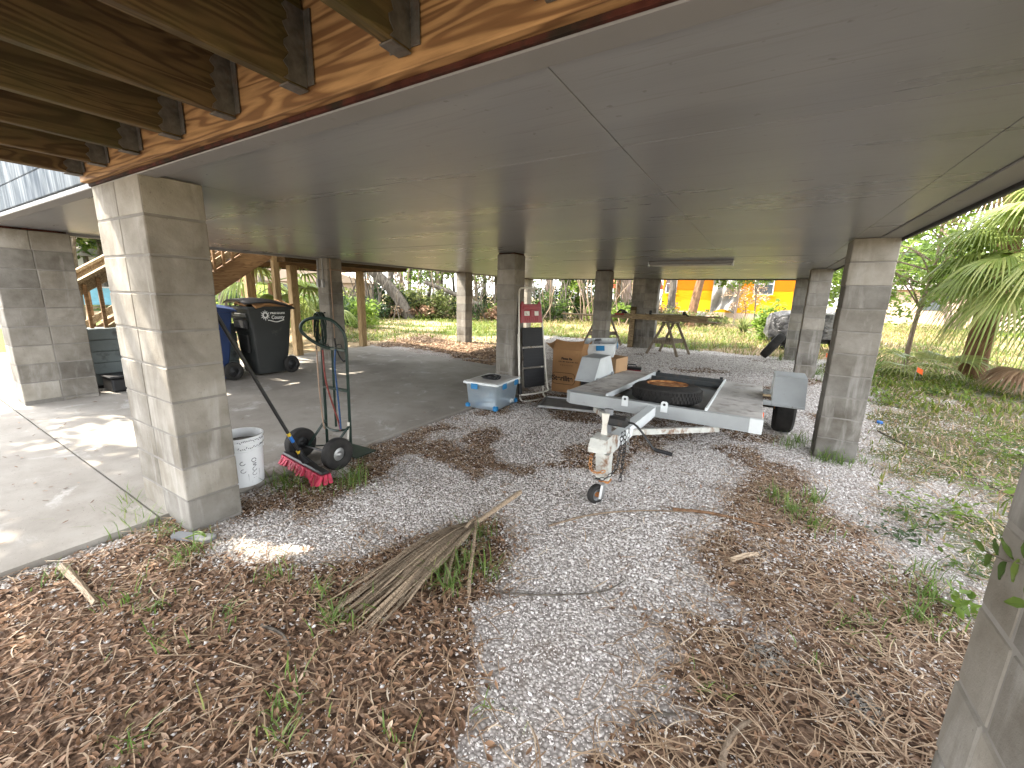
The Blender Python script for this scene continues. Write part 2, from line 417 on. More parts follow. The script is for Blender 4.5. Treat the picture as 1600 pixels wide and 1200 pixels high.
MAT = dict(
    block=concrete_block(), mortar=simple('mortar', (.19, .178, .16), .95, .2, 8, .3, 70, spec=.1),
    ground=ground_mat(), slab=slab_mat(), ceil=ceiling_mat(), siding=fascia_mat(),
    trim=simple('trim_paint', (.185, .18, .18), .5, .12, 2.5, .1, 30, dirt=(.09, .07, .06), dscale=5, dlo=.6),
    joist=wood('joist_wood', (.066, .038, .016), (.135, .084, .036), 'y', 1.0, green=(.055, .052, .015)),
    ledger=wood('ledger_wood', (.165, .080, .031), (.38, .215, .092), 'x', .9, tone=.15, dist=.35, freq=60),
    deckb=wood('deck_board_wood', (.045, .025, .011), (.09, .052, .024), 'x', 1),
    ptwood=wood('post_wood', (.30, .205, .10), (.46, .33, .175), 'z', 1.1),
    ptwoodx=wood('beam_wood', (.20, .11, .05), (.33, .20, .095), 'y', 1.),
    plank=wood('plank_wood', (.22, .155, .085), (.44, .33, .19), 'x', 1.2),
    oldwood=wood('weathered_wood', (.155, .12, .085), (.28, .225, .165), 'z', 1.3),
    flash=simple('red_flashing', (.055, .017, .012), .8, .5, 14, .5, 40, dirt=(.02, .014, .010), dscale=9, dlo=.45, dhi=.6, spec=.1),
    hanger=simple('hanger_steel', (.11, .10, .09), .6, .4, 30, .4, 40, metal=.5, dirt=(.09, .05, .03), dscale=14),
    white=simple('white_paint', (.62, .645, .64), .42, .10, 4, .12, 90, dirt=(.22, .15, .09), dscale=7, dlo=.64, dhi=.76),
    wornwhite=simple('worn_white_paint', (.46, .46, .42), .6, .2, 9, .3, 70, dirt=(.17, .085, .04), dscale=10, dlo=.5, dhi=.64),
    whitebucket=simple('bucket_plastic', (.70, .71, .71), .45, .06, 4, .05, 60, dirt=(.34, .29, .23), dscale=9, dlo=.63, dhi=.8),
    greypaint=simple('grey_paint', (.32, .335, .335), .42, .10, 4, .12, 90, dirt=(.10, .07, .05), dscale=22, dlo=.66, dhi=.74),
    deckply=simple('dusty_deck', (.50, .47, .43), .85, .25, 2.4, .4, 40, dirt=(.12, .095, .075), dscale=5, dlo=.5, dhi=.74, spec=.2),
    bed=simple('bed_metal', (.055, .06, .06), .6, .3, 5, .2, 50, dirt=(.10, .075, .05), dscale=6),
    rubber=rubber(), rust=rust(), black=simple('black_plastic', (.010, .010, .011), .5, .2, 6, .1, 60),
    blackmetal=simple('black_steel', (.02, .02, .02), .42, .3, 9, .2, 60, dirt=(.10, .05, .025), dscale=12, dlo=.6),
    darkgreen=simple('green_steel', (.006, .020, .014), .38, .2, 8, .1, 60),
    steel=simple('galvanised_steel', (.32, .32, .31), .45, .3, 10, .2, 50, metal=.7),
    bin=simple('bin_plastic', (.022, .024, .023), .55, .15, 4, .3, 240, dirt=(.07, .065, .055), dscale=4, dlo=.6),
    binshade=simple('bin_recess_shade', (.012, .012, .012), .7, .1), bluebin=simple('blue_bin_plastic', (.012, .03, .10), .5, .15, 4, .2, 200),
    card=simple('cardboard', (.30, .165, .075), .85, .14, 3, .15, 40, spec=.15, dirt=(.20, .11, .05), dscale=4, dlo=.58),
    cardlight=simple('light_cardboard', (.46, .29, .16), .85, .1, 3, .1, 40, spec=.15),
    ink=simple('dark_ink', (.035, .018, .01), .8, .1), marker=simple('marker_ink', (.02, .02, .025), .7, .1),
    logo=simple('white_print', (.72, .72, .70), .5, .05), clear=clear_plastic(), lidgrey=simple('tote_lid', (.43, .41, .385), .5, .12, 3, .1, 60, dirt=(.27, .23, .19), dscale=4),
    latch=simple('blue_latch', (.02, .16, .34), .4, .1), red=simple('red_plastic', (.23, .008, .010), .38, .12, 5, .05),
    bristle=simple('pink_bristle', (.48, .035, .075), .6, .3, 30, .9, 260, tone=.5), blacktread=simple('black_tread', (.007, .007, .008), .6, .2, 8, .4, 200),
    cream=simple('cream_enamel', (.60, .57, .50), .45, .08, 6, .1, 60, dirt=(.26, .15, .075), dscale=11, dlo=.6, dhi=.72),
    greybin=simple('grey_plastic', (.18, .185, .19), .5, .15, 4, .1, 60, dirt=(.10, .085, .07), dscale=6),
    greenwood=simple('painted_board', (.14, .165, .165), .6, .2, 3, .2, 30, dirt=(.045, .04, .037), dscale=5, dlo=.55),
    yellow=simple('yellow_label', (.62, .42, .03), .5, .05), blue=simple('blue_label', (.02, .13, .42), .5, .05),
    orange=simple('orange_marker', (.75, .12, .02), .5, .1), bungee=simple('red_cord', (.16, .03, .022), .7, .4, 60), bungeeb=simple('blue_cord', (.015, .05, .13), .7, .4, 60),
    copper=simple('tan_pipe', (.27, .18, .12), .5, .2), pvc=simple('grey_conduit', (.30, .30, .29), .5, .1),
    wally=simple('yellow_wall', (.56, .30, .007), .8, .05, 2, .2, 20, spec=.15), wallo=simple('orange_wall', (.50, .16, .006), .8, .06, 2, .2, 20, spec=.15),
    whitewall=simple('white_wall', (.62, .62, .60), .8, .08, 2), stucco=simple('beige_wall', (.42, .32, .25), .85, .1, 2), redroof=simple('red_roof', (.36, .07, .04), .6, .2, 3),
    shingle=simple('shingle', (.28, .25, .23), .9, .2, 8, .4, 20), glass=simple('window_glass', (.06, .07, .08), .12, .2, 2, spec=.8),
    tarp=simple('plastic_sheet', (.15, .14, .125), .4, .25, 3, .6, 6), silver=silver_cover(), bluewall=simple('pale_blue_paint', (.22, .50, .62), .6, .1),
    leafbrown=foliage('dead_leaf', (.085, .042, .022), (.36, .215, .125), .12, .65, (.56, .43, .31)),
    straw=foliage('dead_straw', (.17, .10, .055), (.45, .325, .21), .1, .7, (.62, .52, .39)),
    shell=None,
    grass=foliage('grass_blade', (.045, .085, .014), (.145, .225, .045), .35, .45, (.30, .30, .10)),
    yardgrass=foliage('yard_grass_blade', (.045, .08, .009), (.145, .185, .022), .35, .5, (.28, .225, .08)),
    drygrass=foliage('dry_grass_blade', (.12, .09, .04), (.25, .19, .09), .3, .6, (.13, .155, .04)),
    leafg=foliage('leaf_green', (.018, .042, .009), (.08, .13, .024), .42, .42, (.17, .22, .045)),
    leafl=foliage('leaf_light', (.06, .11, .016), (.18, .265, .04), .5, .42, (.29, .34, .075)),
    leafd=foliage('leaf_dark', (.010, .025, .008), (.045, .085, .022), .3, .42, (.11, .16, .04)),
    leafolive=foliage('leaf_olive', (.05, .065, .02), (.17, .20, .06), .4, .5, (.33, .32, .13)),
    palm=foliage('palm_leaf', (.06, .095, .022), (.21, .27, .075), .4, .36, (.36, .37, .14)),
    palmdead=foliage('dead_palm_leaf', (.12, .065, .04), (.32, .21, .13), .2, .6, (.45, .34, .23)),
    bark=bark('bark_grey', (.05, .042, .034), (.20, .175, .145)), barkp=bark('bark_pink', (.20, .14, .11), (.40, .31, .26)), barkb=bark('bark_brown', (.09, .05, .028), (.27, .16, .095)),
    fronddry=wood('dry_frond', (.23, .165, .105), (.50, .385, .265), 'x', 3., tone=.62),
    stick=bark('dry_stick', (.14, .10, .07), (.32, .25, .18), 3), moss=simple('grey_lichen', (.30, .28, .245), .95, .4, 40, .8, 90),
)
t = NT('shell_chip'); _n = t.noise(60, 3)
_c = t.ramp(t.attr(), [(0, (.20, .17, .145)), (.3, (.43, .39, .35)), (.65, (.63, .59, .55)), (1, (.79, .76, .73))])
MAT['shell'] = t.fin(t.mix(t.ramp(_n, [(.4, 0.), (.75, .5)]), _c, (.30, .25, .21)), .7, spec=.3)
# ------------------------------------------------------------------ sky and light
EL, SUNV = None, Vector((-.66, -.28, 1.0)).normalized()
el = math.asin(SUNV.z); az = math.atan2(SUNV.x, SUNV.y)
w = bpy.data.worlds.new('World'); S.world = w; w.use_nodes = True
sky = w.node_tree.nodes.new('ShaderNodeTexSky'); sky.sky_type = 'NISHITA'; sky.sun_disc = False
sky.sun_elevation = el; sky.sun_rotation = az % (2*math.pi); sky.dust_density = 2.0; sky.air_density = 1.0
bg = w.node_tree.nodes['Background']; bg.inputs[1].default_value = .15
hs = w.node_tree.nodes.new('ShaderNodeHueSaturation'); hs.inputs['Saturation'].default_value = .20
w.node_tree.links.new(sky.outputs[0], hs.inputs['Color']); w.node_tree.links.new(hs.outputs[0], bg.inputs[0])
sl = bpy.data.lights.new('sun', 'SUN'); sl.energy = 2.0; sl.angle = R_(.5); sl.color = (1, .91, .77)
so_ = bpy.data.objects.new('sun', sl); COL.objects.link(so_)
so_.rotation_euler = SUNV.to_track_quat('Z', 'Y').to_euler()
S.view_settings.view_transform = 'Standard'; S.view_settings.look = 'None'; S.view_settings.gamma = 1
S.view_settings.exposure = 3.35
S.cycles.max_bounces = 10; S.cycles.diffuse_bounces = 6; S.cycles.glossy_bounces = 3; S.cycles.transmission_bounces = 5
S.cycles.sample_clamp_indirect = 6; S.cycles.use_denoising = True
# ------------------------------------------------------------------ ground
def axis_lines(a, b, step, lo, hi, g=1.13):
    m = list(np.arange(a, b, step)); s = step; p = m[-1]
    while p < hi: s *= g; p += s; m.append(p)
    s = step; p = m[0]; L = []
    while p > lo: s *= g; p -= s; L.append(p)
    return np.array(L[::-1]+m)
gx = axis_lines(-4.2, 3.2, .045, -260, 260); gy = axis_lines(-.6, 8.4, .045, -60, 320)
X, Y = np.meshgrid(gx, gy); nx, ny = len(gx), len(gy)
Zg = zg(X, Y)
V = np.stack([X.ravel(), Y.ravel(), Zg.ravel()], 1)
i = np.arange(ny-1)[:, None]*nx+np.arange(nx-1)[None, :]
F = np.stack([i, i+1, i+nx+1, i+nx], -1).reshape(-1, 4)
g = mesh_np('ground', V, F, np.full(len(F), .5), MAT['ground'], smooth=True)
L_, Yd, Gr = masks(X.ravel(), Y.ravel())
for nm, a in (('litter', L_), ('yard', Yd), ('green', Gr)):
    at = g.data.attributes.new(nm, 'FLOAT', 'POINT'); at.data.foreach_set('value', a.astype(np.float32))
tag(g, kind='structure')
# concrete slab, with its control joint
mb = MB()
def slab_piece(x0, x1, y0, y1):
    n = 10; vs = []; fs = []
    xs = np.linspace(x0, x1, n+1)
    prof = []
    for yy in (y0, y1):
        for q in xs: vs.append((q, yy, zs(q)-(.006 if q == xs[-1] else 0)))
        for q in xs: vs.append((q, yy, zs(q)-.12))
    m = n+1
    for k in range(n):
        fs.append([k, k+1, 2*m+k+1, 2*m+k]); fs.append([m+k, k+m+1, k+1, k]); fs.append([3*m+k, 2*m+k, 2*m+k+1, 3*m+k+1])
    fs.append([n, m+n, 3*m+n, 2*m+n]); fs.append([0, 2*m, 3*m, m])
    mb.add(vs, fs)
slab_piece(-8.05, -3.12, -1.2, .895); slab_piece(-8.05, -3.12, .907, 6.85)
o = mb.build('concrete_slab', MAT['slab']); tag(o, kind='structure')
def slabz(x): return float(zs(x))
# ------------------------------------------------------------------ scatter: shell chips, leaves, straw, grass
def visible(x, y, z, m=160):
    px, py, d = project(np.stack([x, y, z], 1))
    return (d > .3) & (px > -m) & (px < 1600+m) & (py > 0) & (py < 1200+m)
BLOCKED = [(-3.48, -2.81, .95, 1.24), (.6, .92, 4.8, 5.1), (.5, 1.1, .95, 1.24), (-3.22, -2.94, 4.93, 5.22)]
def free(x, y):
    k = np.ones(len(x), bool)
    for a, b, c, d in BLOCKED: k &= ~((x > a) & (x < b) & (y > c) & (y < d))
    return k & ~((x < -3.1) & (x > -8.07) & (y > -1.2) & (y < 6.86))
def rotmats(n, tilt):
    a = rng.random(n)*2*np.pi; t = np.abs(rng.normal(0, tilt, n)); p = rng.random(n)*2*np.pi
    ca, sa = np.cos(a), np.sin(a)
    Rz = np.zeros((n, 3, 3)); Rz[:, 0, 0] = ca; Rz[:, 0, 1] = -sa; Rz[:, 1, 0] = sa; Rz[:, 1, 1] = ca; Rz[:, 2, 2] = 1
    ux, uy = np.cos(p), np.sin(p); ct, st = np.cos(t), np.sin(t)
    Rt = np.zeros((n, 3, 3))
    Rt[:, 0, 0] = ct+ux*ux*(1-ct); Rt[:, 0, 1] = ux*uy*(1-ct); Rt[:, 0, 2] = uy*st
    Rt[:, 1, 0] = ux*uy*(1-ct); Rt[:, 1, 1] = ct+uy*uy*(1-ct); Rt[:, 1, 2] = -ux*st
    Rt[:, 2, 0] = -uy*st; Rt[:, 2, 1] = ux*st; Rt[:, 2, 2] = ct
    return Rt @ Rz
def place(base, faces, pos, scale, tilt, tone, name, mat, jitter=0, smooth=False):
    n = len(pos); k = len(base)
    B = np.repeat(np.asarray(base, float)[None], n, 0)
    if jitter: B = B*(1+rng.normal(0, jitter, B.shape))
    B = B*scale[:, None, :]
    Rm = rotmats(n, tilt)
    W = np.einsum('nij,nkj->nki', Rm, B)+pos[:, None, :]
    F = (np.asarray(faces)[None]+np.arange(n)[:, None, None]*k).reshape(-1, len(faces[0]))
    o = mesh_np(name, W.reshape(-1, 3), F, np.repeat(tone, len(faces)), mat, smooth=smooth)
    return o
def sample(n, x0, x1, y0, y1, dens):
    x = rng.uniform(x0, x1, n); y = rng.uniform(y0, y1, n)
    k = rng.random(n) < dens(x, y); x, y = x[k], y[k]
    k = free(x, y); x, y = x[k], y[k]
    z = zg(x, y); k = visible(x, y, z); return x[k], y[k], z[k]
OCT = [(1, 0, .1), (-1, .1, 0), (.1, 1, 0), (0, -1, .1), (.15, .1, 1), (0, 0, -1)]
OCTF = [(0, 2, 4), (2, 1, 4), (1, 3, 4), (3, 0, 4), (2, 0, 5), (1, 2, 5), (3, 1, 5), (0, 3, 5)]
def chip_d(x, y):
    l, yd, gn = masks(x, y); d = np.hypot(x, y)
    fine = fbm(x, y, 1.3)
    return np.clip((1-l)**1.3*(1-.8*yd)*(.35+.9*fine)+.08*(1-yd), 0, 1)*np.clip(2.6/np.maximum(d, .8), .18, 1)**.9
x, y, z = sample(620000, -3.1, 2.6, .2, 8.5, chip_d)
sz = np.exp(rng.normal(-5.5+.35*sstep(.45, .65, fbm(x+3, y, .8)), .42, len(x)))*np.clip(.65+np.hypot(x, y)*.15, .8, 1.7)
big = rng.random(len(x)) < .035; sz[big] *= 1.8; sz = np.minimum(sz, .0125)
sc = np.stack([sz*rng.uniform(.8, 1.5, len(x)), sz*rng.uniform(.6, 1.0, len(x)), sz*rng.uniform(.22, .6, len(x))], 1)
tone = np.clip(rng.normal(.60, .27, len(x)), 0, 1)
o = place(OCT, OCTF, np.stack([x, y, z+sc[:, 2]*.35], 1), sc, .45, tone, 'shell_gravel', MAT['shell'], .22)
tag(o, 'crushed white shell gravel spread under the house', 'gravel', kind='stuff')
n_chips = len(x); print('chips', n_chips)
x, y, z = sample(70000, -6.5, 1.6, 8.2, 13.0, lambda x, y: (1-masks(x, y)[0])*(1-masks(x, y)[1])*.8)
sz = rng.uniform(.008, .020, len(x)); sc = np.stack([sz*1.2, sz*.9, sz*.5], 1)
o = place(OCT, OCTF, np.stack([x, y, z+sc[:, 2]*.3], 1), sc, .4, np.clip(rng.normal(.6, .27, len(x)), 0, 1), 'rear_gravel', MAT['shell'], .2)
tag(o, 'pale shell gravel under the rear of the house', 'gravel', kind='stuff')
# leaves: folded ellipse, 8 verts
LV = []
for a, wd in ((-1, .05), (-.45, .72), (.25, .95), (1, .05)):
    LV += [(a, -wd*.5, .30*wd*.5+.12*a*a), (a, wd*.5, .30*wd*.5+.12*a*a)]
LV = [(p[0], p[1], p[2]) for p in LV]
LM = [(-1, 0, .1), (-.45, 0, -.06), (.25, 0, -.06), (1, 0, .16)]
LVV = LV+LM
LF = []
for i in range(3):
    LF += [(2*i, 8+i, 8+i+1, 2*i+2), (8+i, 2*i+1, 2*i+3, 8+i+1)]
def leaf_d(x, y):
    l, yd, gn = masks(x, y); d = np.hypot(x, y)
    A = poly_mask(x, y, LIT_A, .2)
    return np.clip(l*(.35+.65*A)+.012, 0, 1)*np.clip(2.4/np.maximum(d, .9), .2, 1)
x, y, z = sample(150000, -4.2, 3.5, -.2, 9, leaf_d)
sz = rng.uniform(.009, .0205, len(x))
sc = np.stack([sz, sz*rng.uniform(.55, 1.0, len(x)), sz*rng.uniform(.5, 1.6, len(x))], 1)
A = poly_mask(x, y, LIT_A, .2)
tone = np.clip(rng.normal(.40+.12*A, .24, len(x)), 0, 1)
o = place(LVV, LF, np.stack([x, y, z+rng.uniform(.002, .02, len(x))], 1), sc, .42, tone, 'leaf_litter', MAT['leafbrown'], .06)
tag(o, 'dead brown oak leaves littering the ground', 'leaf litter', kind='stuff')
n_leaves = len(x)
# straw and pine needles: bent strip
SV = [(-1, -.5, 0), (-1, .5, 0), (-.3, -.5, .25), (-.3, .5, .25), (.4, -.5, .22), (.4, .5, .22), (1, -.3, 0), (1, .3, 0)]
SV = [(a, b+(.25*a*a)*6, c) for a, b, c in SV]
SF = [(0, 1, 3, 2), (2, 3, 5, 4), (4, 5, 7, 6)]
def straw_d(x, y):
    l, yd, gn = masks(x, y); d = np.hypot(x, y)
    A = poly_mask(x, y, LIT_A, .2)
    return np.clip(l*(1-.72*A)+.022+.75*yd*(y < 9), 0, 1)*np.clip(2.6/np.maximum(d, .9), .2, 1)
x, y, z = sample(150000, -4.2, 5.0, -.2, 10, straw_d)
sz = rng.uniform(.025, .075, len(x))
sc = np.stack([sz, rng.uniform(.0022, .0055, len(x)), rng.uniform(.004, .045, len(x))], 1)
tone = np.clip(rng.normal(.45, .26, len(x)), 0, 1)
o = place(SV, SF, np.stack([x, y, z+rng.uniform(.003, .022, len(x))], 1), sc, .16, tone, 'dry_straw', MAT['straw'])
tag(o, 'dry straw and pine needles scattered over the shell', 'straw', kind='stuff')
# debris blown on to the slab
x = rng.uniform(-7.8, -3.2, 900); y = rng.uniform(-.3, 6.6, 900)
k = rng.random(900) < np.where(y < 1.1, .75, .16); x, y = x[k], y[k]
sz = rng.uniform(.008, .022, len(x))
o = place(LVV, LF, np.stack([x, y, zs(x)+.006], 1), np.stack([sz, sz*.6, sz*.6], 1), .2, np.clip(rng.normal(.3, .25, len(x)), 0, 1), 'slab_leaves', MAT['leafbrown'])
tag(o, 'few dry leaves blown over the concrete slab', 'leaves', kind='stuff')
def blades(name, pos, h, wd, lean, mat, label, cat, tone, kind='stuff', parent=None, az=None):
    n = len(pos); a = rng.random(n)*2*np.pi if az is None else az
    dx, dy = np.cos(a), np.sin(a); W = np.zeros((n, 8, 3))
    for k, (t, wf) in enumerate(((0, 1.), (.4, .95), (.75, .65), (1, .08))):
        off = lean*h*t**1.8; zz = h*(t-.28*lean*t*t)
        for q, s in enumerate((-1, 1)):
            W[:, 2*k+q, 0] = pos[:, 0]+dx*off-dy*wd*wf*s*.5
            W[:, 2*k+q, 1] = pos[:, 1]+dy*off+dx*wd*wf*s*.5
            W[:, 2*k+q, 2] = pos[:, 2]+zz
    F = (np.asarray(SF)[None]+np.arange(n)[:, None, None]*8).reshape(-1, 4)
    o = mesh_np(name, W.reshape(-1, 3), F, np.repeat(tone, 3), mat, parent)
    if label: tag(o, label, cat, kind=kind)
    return o
# near grass clumps
cl = [(-1.28, .61, 34, .09), (-1.2, .55, 20, .07), (-2.4, .53, 26, .08), (-2.25, .58, 22, .07), (-2.6, .87, 40, .11), (-2.55, .8, 20, .1), (-1.49, .97, 40, .10), (-1.42, 1.02, 24, .09), (-1.31, 1.5, 46, .14), (-1.24, 1.62, 40, .13), (-1.18, 1.42, 40, .12), (-1.34, 1.85, 40, .12), (-1.12, 1.62, 36, .1),
      (.01, 1.52, 20, .07), (.9, 2.68, 60, .13), (.82, 2.45, 50, .13), (.95, 2.9, 40, .12), (.35, 3.3, 80, .11), (.25, 3.5, 70, .10), (.45, 3.15, 60, .1), (.5, 3.6, 60, .11), (.68, 4.72, 60, .16), (.80, 4.7, 50, .15), (.4, 5.0, 40, .12), (.5, 5.2, 50, .14), (1.0, 4.9, 30, .1),
      (-3.05, 1.66, 60, .13), (-2.72, 1.75, 70, .14), (-2.55, 1.9, 60, .14), (-2.9, 1.62, 50, .12), (-2.62, 2.02, 40, .15), (-3.4, .83, 60, .16), (-3.3, .78, 60, .15), (-3.15, .8, 50, .16), (-3.55, .86, 40, .17), (-2.9, .86, 30, .12), (-2.0, 1.0, 30, .09), (-1.9, .72, 20, .08), (-1.7, 1.05, 26, .1),
      (-.85, .75, 16, .07), (-.62, 1.02, 10, .06), (.5, 2.2, 24, .07), (.35, 1.9, 14, .06), (.62, 2.3, 20, .08), (.98, 9.3, 70, .22), (1.1, 8.5, 80, .2), (.5, 11.9, 60, .3), (1.0, 11.7, 60, .3), (-2.0, .5, 16, .07), (-2.9, .4, 20, .08), (-3.0, .15, 16, .08), (-1.55, .3, 20, .09), (-.95, .35, 18, .08)]
P = []; H_ = []
for cx, cy_, n, h in cl:
    n = int(n*1.0); a = rng.random(n)*6.28; r = np.abs(rng.normal(0, .055+h*.25, n))
    x = cx+r*np.cos(a); y = cy_+r*np.sin(a); P.append(np.stack([x, y, zg(x, y)-.004], 1)); H_.append(rng.uniform(.45, 1.25, n)*h)
P = np.concatenate(P); H_ = np.concatenate(H_)
blades('grass_tufts', P, H_, rng.uniform(.0035, .0075, len(P)), rng.uniform(.2, 1.1, len(P)), MAT['grass'], 'green grass tufts pushing through leaves and shell', 'grass', np.clip(rng.normal(.5, .25, len(P)), 0, 1))
# low grass of the yard to the right, near
def yr_d(x, y):
    l, yd, gn = masks(x, y); return yd*(.03+.97*gn**1.6)*np.clip(6/np.maximum(np.hypot(x, y), 3), .1, 1)
x, y, z = sample(30000, .9, 11, 2.5, 14, yr_d)
blades('low_grass', np.stack([x, y, z], 1), rng.uniform(.03, .13, len(x)), rng.uniform(.006, .014, len(x)), rng.uniform(.3, 1.4, len(x)), MAT['yardgrass'], 'patchy short grass in the bright side yard', 'grass', np.clip(rng.normal(.5, .3, len(x)), 0, 1))
x, y, z = sample(16000, .9, 9, 3.5, 14, lambda x, y: masks(x, y)[1]*.8)
blades('dry_side_grass', np.stack([x, y, z], 1), rng.uniform(.03, .12, len(x)), rng.uniform(.005, .012, len(x)), rng.uniform(.7, 1.7, len(x)), MAT['straw'], 'dry straw coloured grass in the side yard', 'grass', np.clip(rng.normal(.6, .25, len(x)), 0, 1))
# back yard grass
def by_d(x, y):
    l, yd, gn = masks(x, y); return yd*(.25+.75*gn)
x, y, z = sample(200000, -30, 12, 7.5, 40, by_d)
k = rng.random(len(x)) < np.clip(13/np.hypot(x, y), .15, 1); x, y, z = x[k], y[k], z[k]
d = np.hypot(x, y)
blades('yard_grass', np.stack([x, y, z], 1), rng.uniform(.05, .19, len(x)), rng.uniform(.012, .028, len(x))*np.clip(d/14, 1, 2.2), rng.uniform(.3, 1.3, len(x)), MAT['yardgrass'], 'sunlit ragged grass of the back yard', 'grass', np.clip(rng.normal(.55+.2*(vnoise(x, y, .35)-.5), .28, len(x)), 0, 1))
x, y, z = sample(26000, -9, 9, 12.4, 34, lambda x, y: masks(x, y)[1]*.6)
blades('dry_grass', np.stack([x, y, z], 1), rng.uniform(.08, .34, len(x)), rng.uniform(.012, .03, len(x)), rng.uniform(.5, 1.5, len(x)), MAT['drygrass'], 'tall straw coloured dry grass behind the house', 'grass', np.clip(rng.normal(.5, .3, len(x)), 0, 1))
# litter band along the back of the slab
x = rng.uniform(-16, -3.4, 26000); y = rng.uniform(6.9, 11, 26000); l = masks(x, y)[0]
k = rng.random(len(x)) < l*.7; x, y = x[k], y[k]
sz = rng.uniform(.03, .06, len(x))
o = place(LVV, LF, np.stack([x, y, zg(x, y)+.01], 1), np.stack([sz, sz*.6, sz*.8], 1), .4, np.clip(rng.normal(.5, .25, len(x)), 0, 1), 'yard_leaf_litter', MAT['straw'])
tag(o, 'brown leaf litter between the slab and the grass', 'leaf litter', kind='stuff')
# ------------------------------------------------------------------ house above
CZ = 2.03
house = thing('stilt_house', 'raised house with dark grey painted underside standing on block columns', 'house', (-3, 6.6, 0))
hx, hy = -3, 6.6
def hb(name, mat, *boxes, ch=.004, smooth=False):
    mb = MB(); mb.mat = Matrix.Translation((-hx, -hy, 0))
    for b in boxes: mb.box(*b, ch)
    return mb.build(name, mat, house, smooth)
xs_ = [-6.9, -5.15, -4.0, -2.85, -1.7, -.55, .60, .775]; ys_ = [1.04, 1.70, 3.99, 6.28, 8.57, 10.86, 12.42]
mb = MB(); mb.mat = Matrix.Translation((-hx, -hy, 0))
for a in range(len(xs_)-1):
    for b in range(len(ys_)-1):
        gx_ = .0015 if abs(xs_[a]+.55) < .01 or abs(xs_[a+1]+.55) < .01 else .0004
        dz = random.uniform(0, .0025)
        mb.box(xs_[a]+.0004, xs_[a+1]-gx_, ys_[b]+.0012, ys_[b+1]-.0012, CZ+dz, CZ+.014, .0015)
mb.build('underside_panels', MAT['ceil'], house)
hb('floor_frame', MAT['bed'], (-6.88, .90, 1.06, 12.40, CZ+.016, CZ+.25))
hb('front_trim', MAT['trim'], (-6.9, .92, .948, 1.038, CZ-.014, CZ+.02))
hb('side_trim', MAT['trim'], (.777, .92, 1.04, 12.45, CZ-.008, CZ+.02)); hb('side_trim', MAT['trim'], (-6.99, -6.902, .95, 12.45, CZ-.03, CZ+.02))
hb('edge_shadow_and_trim', MAT['blackmetal'], (.922, .945, .95, 12.45, CZ-.03, CZ+.05), (-6.9, .92, 12.422, 12.45, CZ-.028, CZ+.05))  # dark side strip stands for the shadow gap; the rear one is black trim
hb('fascia_beam', MAT['trim'], (.92, .94, .95, 12.5, CZ+.06, CZ+.3)); hb('fascia_beam', MAT['trim'], (-7.02, -6.995, .95, 12.5, CZ-.01, CZ+.3))
# front wall with lap siding
bx_ = []
for k in range(14):
    z0 = CZ+.022+k*.18; bx_.append((-7.0, 1.0, .952-.014, .995, z0, z0+.176))
hb('siding_wall', MAT['siding'], *bx_)
hb('unseen_outer_wall', MAT['whitewall'], (-6.98, .92, 1.0, 12.4, CZ+.26, 4.6))  # unseen upper walls, added with the roof so the house blocks the sun
mb = MB(); mb.mat = Matrix.Translation((-hx, -hy, 0))
mb.prism([(-7.5, 4.55), (-3, 6.1), (1.5, 4.55), (1.5, 4.68), (-3, 6.25), (-7.5, 4.68)], 'y', .4, 13.0)
mb.build('roof', MAT['shingle'], house)  # unseen gable, added to keep the sun off the space below
# underside strip light
sl_ = thing('strip_light', 'slim fluorescent strip light fixed to the dark underside', 'ceiling light', (-1.03, 6.74, CZ))
mb = MB(); mb.box(-.58, .58, -.03, .03, -.045, -.001, .006); mb.build('housing', MAT['trim'], sl_)
mb = MB(); mb.tube([(-.56, 0, -.06), (.56, 0, -.06)], .014, 10); mb.build('tube', MAT['lidgrey'], sl_, True)
mb = MB(); mb.box(-.585, -.565, -.028, .028, -.08, -.002, .004); mb.build('lamp_holder', MAT['white'], sl_); mb = MB(); mb.box(.565, .585, -.028, .028, -.08, -.002, .004); mb.build('lamp_holder', MAT['white'], sl_)
# ------------------------------------------------------------------ block columns
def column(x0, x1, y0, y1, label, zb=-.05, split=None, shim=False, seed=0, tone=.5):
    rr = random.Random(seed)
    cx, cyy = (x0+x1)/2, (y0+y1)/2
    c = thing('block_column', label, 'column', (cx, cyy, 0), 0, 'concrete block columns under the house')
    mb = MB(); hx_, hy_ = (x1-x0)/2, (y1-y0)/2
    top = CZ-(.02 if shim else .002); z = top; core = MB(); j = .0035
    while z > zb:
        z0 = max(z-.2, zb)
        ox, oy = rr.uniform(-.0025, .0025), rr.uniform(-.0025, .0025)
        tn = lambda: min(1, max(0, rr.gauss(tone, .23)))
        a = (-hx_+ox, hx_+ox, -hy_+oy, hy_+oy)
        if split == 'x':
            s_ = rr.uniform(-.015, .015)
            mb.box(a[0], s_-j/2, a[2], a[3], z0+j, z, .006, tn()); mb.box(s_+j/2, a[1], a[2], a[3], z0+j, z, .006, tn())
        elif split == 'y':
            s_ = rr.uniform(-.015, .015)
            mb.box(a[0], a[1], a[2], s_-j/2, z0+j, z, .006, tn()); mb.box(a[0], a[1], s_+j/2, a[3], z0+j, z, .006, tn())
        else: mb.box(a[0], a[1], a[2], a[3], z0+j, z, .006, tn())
        z = z-.2-.0032
    mb.build('blocks', MAT['block'], c)
    core.box(-hx_+.0035, hx_-.0035, -hy_+.0035, hy_-.0035, zb, top-.002, .002); core.build('mortar', MAT['mortar'], c)
    if shim:
        m2 = MB(); m2.box(-hx_+.02, hx_-.01, -hy_+.01, hy_-.02, top+.001, CZ-.001, .002); m2.build('shim_board', MAT['flash'], c)
    return c
column(-3.48, -2.81, .95, 1.24, 'wide block column with the white bucket behind it, pale streaks on its front', split='x', seed=1, tone=.5)
